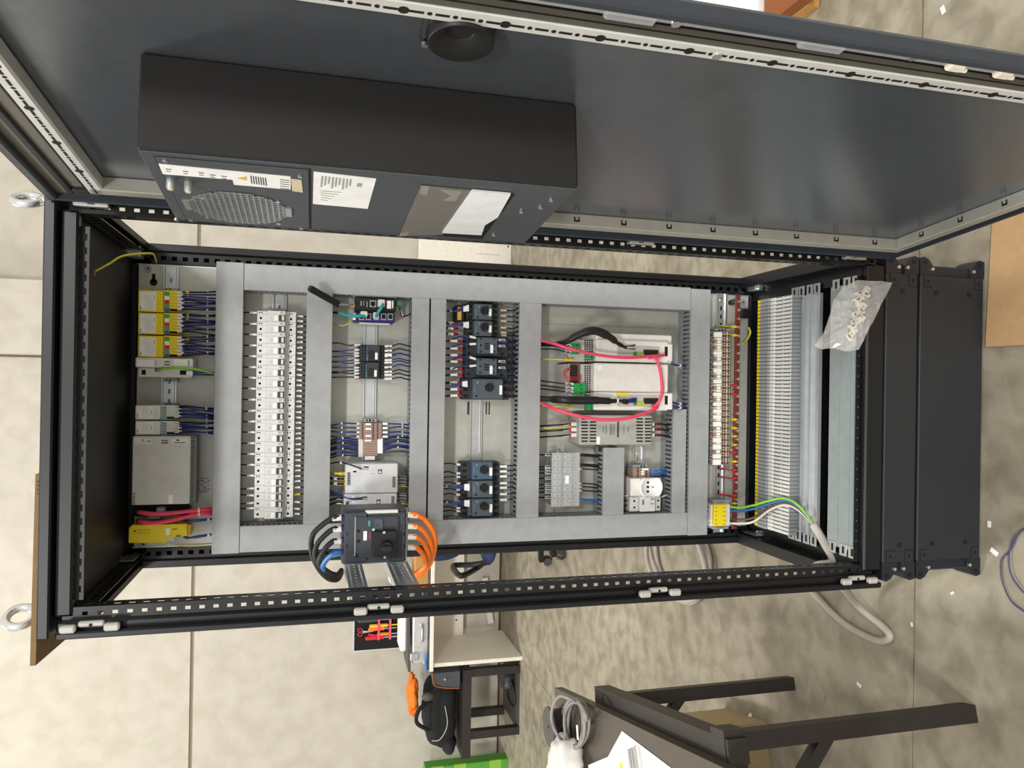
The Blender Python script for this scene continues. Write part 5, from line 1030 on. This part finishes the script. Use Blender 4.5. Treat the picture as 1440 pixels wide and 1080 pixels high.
MB('coilgrey').tube([px(812, 988, Z=HT+.04), px(800, 982, Z=HT+.07), px(787, 979, Z=HT+.08), px(778, 992, Z=HT+.085), px(776, 1012, Z=HT+.085), px(784, 1034, Z=HT+.075), px(796, 1046, Z=HT+.03)], .0056, 7, 5).build('free_end', t)
c = px(812, 1030, Z=HT+.05); MB('white').obox(c, tn*.022, tl*.006, V((0, 0, .001))).build('label', t)
m = MB('milky'); c = px(800, 1082, Z=HT+.04); m.ball((c.x, c.y, HT+.052), .11, .12, .048, 26, 16, lambda q: 1+.12*math.sin(5*q.x+3*q.z)+.1*math.sin(7*q.y-4*q.x)+.06*math.sin(17*q.x+9*q.y)); m.build('crumpled_bag', None, 'crumpled white translucent plastic bag on the steel table', 'plastic bag')
c = px(985, 1075, Z=HT+.001); qd = [px(875, 1028, Z=HT+.0012), px(960, 1092, Z=HT+.0012), px(905, 1135, Z=HT+.0012), px(840, 1092, Z=HT+.0012)]; m = MB('white'); m.prism([tuple(v) for v in qd], (0, 0, .001)); m.build('paper_sheet', None, 'white paper sheet lying on the steel table', 'paper')
qd = [px(892, 1049, Z=HT+.012), px(898, 1090, Z=HT+.012), px(836, 1120, Z=HT+.012), px(828, 1076, Z=HT+.012)]; t = MB('white').prism([(v.x, v.y, HT+.0025) for v in qd], (0, 0, .012)).build('booklet', None, 'white booklet with grey keypad strip and lime dot on the table', 'booklet')
qs = [px(882, 1054, Z=HT+.0146), px(893, 1049.5, Z=HT+.0146), px(899, 1090, Z=HT+.0146), px(887, 1090, Z=HT+.0146)]; m = MB('silver').prism([tuple(v) for v in qs], (0, 0, .0006)); m.m('ink')
for k in range(10):
    for j in range(2): v = qs[0].lerp(qs[3], (k+.5)/10).lerp(qs[1].lerp(qs[2], (k+.5)/10), .3+.3*j); m.box(v.x-.002, v.x+.002, v.y-.002, v.y+.002, HT+.0152, HT+.0156)
m.build('keypad_print', t); v = px(874, 1078, Z=HT+.0146); MB('lime').cyl(v, v+V((0, 0, .0006)), .012, n=16).build('lime_dot', t)
# ------------------------------------------------------------------ desk against the back wall
DY = 4.16; t = thing('desk', (-.9, 4.5, 0), 'long white desk against the concrete wall', 'desk'); dl, dr = -2.13, .62
m = MB('desk').cbox(dl, dr, DY, WY-.06, .715, .745, .003); m.build('desk_top', t)
MB('desk').cbox(dl+.02, dl+.05, DY+.03, WY-.08, .0, .715, .002).build('side_panel', t); MB('desk').cbox(dr-.05, dr-.02, DY+.03, WY-.08, .0, .715, .002).build('side_panel', t)
m = MB('desk').box(dl+.05, dr-.05, WY-.12, WY-.10, .36, .715); m.build('back_panel', t); m = MB('hole').cyl((-1.95, WY-.12, .42), (-1.95, WY-.121, .42), .008); m.build('knob_hole', t)
MB('deskdark').box(dl+.002, dr-.002, DY+.004, WY-.062, .7445, .7462).build('top_surface', t)
m = MB('deskdark').box(dl+.0, dr, WY-.16, WY-.065, .7463, .79); m.build('cable_tray', t)
m = MB('offwhite').bar((-2.02, WY-.05, .10), (-1.62, WY-.05, .16), .02, .05); m.build('floor_batten', None, 'pale strip leaning low against the wall under the desk', 'strip')
c = px(660, 350, 4.70); t = MB('desk').cbox(.86, 1.62, 4.74, 4.78, .0005, .80, .003).build('white_board', None, 'tall white board standing by the wall, seen through the frame', 'board')
MB('paleink').box(1.19, 1.194, 4.739, 4.74, .1, .3).m('hole').cyl((1.27, 4.74, .03), (1.27, 4.739, .03), .008).build('fitting_mark', t)
# aluminium tool case, lid open
cl, cr = -2.09, -1.62; t = thing('tool_case', (-1.86, 4.42, .745), 'open aluminium tool case with tools held in its lid', 'tool case')
m = MB('alu').cbox(cl, cr, 4.24, 4.60, .7465, .865, .006); m.build('tray', t)
m = MB('alu'); m.box(cl+.0, cr, 4.60, 4.66, .87, 1.30); m.build('lid', t); m = MB('hole').box(cl+.012, cr-.012, 4.594, 4.60, .885, 1.288); m.build('tool_panel', t)
for X in (cl+.06, cr-.06): MB('silver').cbox(X-.028, X+.028, 4.222, 4.24, .82, .885, .004).build('latch', t)
m = MB('silver').tube([(-1.90, 4.24, .80), (-1.90, 4.20, .80), (-1.80, 4.20, .80), (-1.80, 4.24, .80)], .012, 8, 3); m.build('carry_handle', t)
for X in (cl, cr): MB('silver').cbox(X-.006, X+.012 if X == cl else X+.006, 4.234, 4.27, .747, .78, .004).build('corner_cap', t)
m = MB('deskdark').prism([(cl-.05, 4.22, .88), (cr-.1, 4.30, .885), (cr-.1, 4.46, .89), (cl+.0, 4.44, .89)], (0, 0, .02)); m.build('tool_pallet', None, 'dark tool pallet slanting out of the aluminium case', 'tool pallet')
m = MB('white').cbox(cl+.08, cr-.03, 4.30, 4.52, .905, .955, .012); m.build('paper_bundle', None, 'white packet lying on the open tool case', 'packet')
for b_ in (1.0, 1.09): MB('pink').box(cl+.10, cr-.015, 4.546, 4.549, b_, b_+.018).build('elastic_strap', t)
tools = [('screwdriver', 'black-handled screwdriver by the lid edge, in the tool case', 'black', -1.66, 1.02, 1.26, .012), ('screwdriver', 'dark screwdriver with bright shaft in the tool case lid', 'devdark', -1.72, .98, 1.24, .011), ('wrench', 'steel adjustable wrench in the tool case lid', 'silver', -1.77, .98, 1.27, .014),
         ('hammer', 'dark-handled tool beside the steel wrench in the lid', 'leather', -1.83, 1.0, 1.25, .015), ('cutter', 'yellow-handled cutter in the tool case lid', 'amber', -1.88, .92, 1.16, .012), ('pliers', 'orange pliers in the tool case lid', 'orange', -1.905, .96, 1.17, .011),
         ('pliers', 'red-orange pliers nearest the lid corner', 'red', -1.975, .95, 1.19, .013), ('screwdriver', 'orange insulated screwdriver with white tip in the lid', 'orange', -1.95, .93, 1.10, .011)]
for nm, lb, mt, X, z0, z1, r in tools:
    r *= 1.35
    t_ = thing(nm, (X, 4.566, z0), lb, 'tool', None); zm = z0+(z1-z0)*.45
    MB(mt).cyl((X, 4.566, zm), (X, 4.566, z1), r*.85, r, 10).ball((X, 4.566, z1), r, r, r*.8, 10, 6).build('handle', t_); MB('silver' if nm != 'cutter' else 'yellow').cyl((X, 4.566, z0), (X, 4.566, zm), r*.35, n=8).build('shaft', t_)
    if nm == 'pliers': MB(mt).bar((X+.004, 4.566, zm), (X+.03, 4.566, z1-.01), .014, .014, up=(0, 1, 0)).build('handle', t_)
for X in (-1.915, -1.94):
    pass
t_ = thing('scissors', (-1.92, 4.566, 1.13), 'red-handled scissors at the top of the tool case lid', 'tool')
for e in (0, 1): MB('red').tube([(-1.905-.035*e+.014*math.cos(a), 4.566, 1.245+.016*math.sin(a)) for a in [2*math.pi*k/12 for k in range(13)]], .004, 6, 0, False).build('finger_ring', t_)
MB('silver').prism([(-1.912, 4.564, 1.225), (-1.922, 4.564, 1.13), (-1.932, 4.564, 1.225)], (0, .005, 0)).build('blade', t_)
MB('blue').tube([(-2.0, 4.19, .760), (-2.05, 4.185, .768), (-2.10, 4.19, .762), (-2.125, 4.2, .760)], .012, 8, 4).build('blue_cord', None, 'blue cord bundle on the front edge of the white desk', 'cord')
c = px(547, 812, 4.38)
MB('wood').cbox(c.x-.09, c.x+.20, 4.28, 4.48, .7465, .85, .003).build('wooden_box', None, 'small wooden box on the desk behind the orange cables', 'box')
MB('white').ball((c.x, 4.38, .951), .075, .085, .10, 16, 10, lambda q: 1+.04*math.sin(4*q.z)).build('white_canister', None, 'white rounded container on the wooden box behind the main switch', 'container')
# ------------------------------------------------------------------ dark bench with bag beside the desk
t = thing('steel_bench', (-2.5, 4.5, 0), 'low dark steel bench frame under the black bag', 'bench')
for X, Y in ((-2.69, 4.27), (-2.20, 4.27), (-2.74, 4.76), (-2.20, 4.76)): MB('table').box(X-.03, X+.03, Y-.03, Y+.03, 0, .40).build('leg', t)
MB('table').box(-2.86, -2.17, 4.23, 4.80, .40, .47).build('seat_board', t)
m = MB('fabric'); m.ball((-2.545, 4.47, .612), .30, .18, .14, 28, 18, lambda q: (abs(q.x)**4+abs(q.y)**4+abs(q.z)**4)**-.2*.92*(1+.05*math.sin(5*q.x+2*q.z)+.04*math.sin(9*q.y+6*q.z)+.02*math.sin(17*q.x))); bag = m.build('duffel_bag', None, 'black fabric bag slumped on the dark bench beside the desk', 'bag')
MB('fabric').tube([(-2.42, 4.33, .71), (-2.46, 4.28, .80), (-2.56, 4.28, .82), (-2.65, 4.32, .72)], .016, 8, 5).build('carry_strap', bag)
MB('paleink').tube([(-2.45, 4.272, .60), (-2.60, 4.27, .58), (-2.72, 4.30, .63), (-2.74, 4.33, .69)], .004, 6, 5).build('zip', bag)
MB('fabric').ball((-2.80, 4.42, .545), .08, .14, .06, 12, 8, lambda q: 1+.1*math.sin(6*q.x)).build('side_pocket', bag)
MB('orangecloth').ball((-2.40, 4.44, .835), .155, .12, .042, 30, 14, lambda q: 1+.14*math.sin(6*q.x+4*q.y)+.1*math.sin(11*q.y)+.09*math.sin(19*q.x+5*q.z)+.06*math.sin(27*q.y)).build('orange_cloth', None, 'orange work cloth crumpled on top of the black bag', 'cloth')
MB('greydisc').ball((-2.36, 4.26, .74), .035, .03, .05, 10, 8).build('grey_glove', None, 'grey green glove tucked between orange cloth and bag', 'glove')
t = MB('leather').prism([(-2.16, 4.20, .71), (-2.24, 4.20, .70), (-2.27, 4.20, .62), (-2.285, 4.20, .50), (-2.16, 4.20, .50)], (0, .28, 0)).build('leather_pouch', None, 'grey leather tool pouch with brown rim under the desk end', 'pouch'); MB('woodred').tube([(-2.16, 4.2, .715), (-2.245, 4.198, .702), (-2.277, 4.198, .62), (-2.29, 4.198, .505)], .006, 6, 4).m('steel').cyl((-2.21, 4.199, .62), (-2.21, 4.19, .62), .008).build('stitched_rim', t)
m = MB('greydisc'); m.prism([(-2.15, 4.25, .001), (-2.70, 4.25, .001), (-2.70, 4.75, .001), (-2.15, 4.75, .001)], (0, 0, .008)); m.build('bench_shade', None, 'thin grey sheet painted as shade on the floor under the bench', 'board')  # bench's shade on the floor, painted as a thin dark sheet
MB('black').tube([(-2.47+.10*math.cos(a), 4.46+.14*math.sin(a), .014) for a in [2*math.pi*k/24 for k in range(25)]], .005, 6, 0, False).build('rubber_ring', None, 'thin black ring lying on the floor under the bench', 'ring')
MB('smoked').ball((-2.34, 4.42, .075), .07, .11, .055, 14, 8, lambda q: 1+.2*math.sin(6*q.x+3*q.y)).build('dark_bag', None, 'dark crumpled plastic bag on the floor under the bench', 'plastic bag')
# green board in the corner
t = thing('green_board', (-3.3, 4.5, 0), 'green painted timber beam standing against the wall', 'beam'); g0, g1 = px(708, 1062, Z=.0), px(300, 1078, 4.72)
m = MB('greenboard'); m.cbox(-3.35, -3.08, 4.58, 4.70, .0, .70, .004); m.build('beam', t)
for z in (.06, .36, .55): MB('limeboard').box(-3.352, -3.079, 4.579, 4.60, z, z+.10).build('paint_patch', t)
# ------------------------------------------------------------------ office chair hidden behind the cabinet
c = px(777, 782, Z=.03); cx, cy = c.x+.20, c.y+.05; t = thing('office_chair', (cx, cy, 0), 'blue office chair with black armrests standing behind the cabinet', 'chair')
for k in range(5):
    a_ = 2*math.pi*k/5+.35; e = V((cx+.27*math.cos(a_), cy+.27*math.sin(a_), .075)); MB('black').bar((cx, cy, .10), e, .045, .03).build('base_arm', t)
    for q in (-1, 1):
        o = V((-math.sin(a_), math.cos(a_), 0))*(.014*q); MB('deskdark').cyl(e+o*.5+V((0, 0, -.045)), e+o*1.8+V((0, 0, -.045)), .03, n=14).build('caster', t)
MB('black').cyl((cx, cy, .09), (cx, cy, .43), .025, n=12).build('gas_lift', t)
MB('chairblue').ball((cx, cy, .48), .25, .24, .055, 20, 10, lambda q: 1.0).build('seat', t)
MB('chairblue').ball((cx+.03, cy-.22, .84), .19, .05, .22, 20, 12).build('backrest', t); MB('black').bar((cx, cy-.1, .45), (cx, cy-.24, .75), .06, .02).build('back_post', t)
for e in (-1, 1): MB('black').tube([(cx+e*.24, cy+.05, .48), (cx+e*.29, cy+.05, .55), (cx+e*.28, cy-.14, .68), (cx+e*.28, cy-.02, .70), (cx+e*.28, cy+.14, .68), (cx+e*.27, cy+.10, .56), (cx+e*.24, cy+.02, .48)], .02, 8, 5).build('armrest', t)
# things on the floor beyond the door
t = MB('white').cbox(1.42, 2.3, .86, 1.5, .001, .12, .01).build('white_crate', None, 'white box on the floor beyond the open door', 'box'); MB('ink').box(1.5, 1.56, .859, .86, .03, .09).build('print', t)
m = MB('wood').cbox(1.36, 1.48, .66, .83, .001, .05, .004); m.m('woodred').cbox(1.36, 1.5, .62, .84, .05, .10, .003); m.build('wood_block', None, 'short brown wooden block beside the white box beyond the door', 'wood')
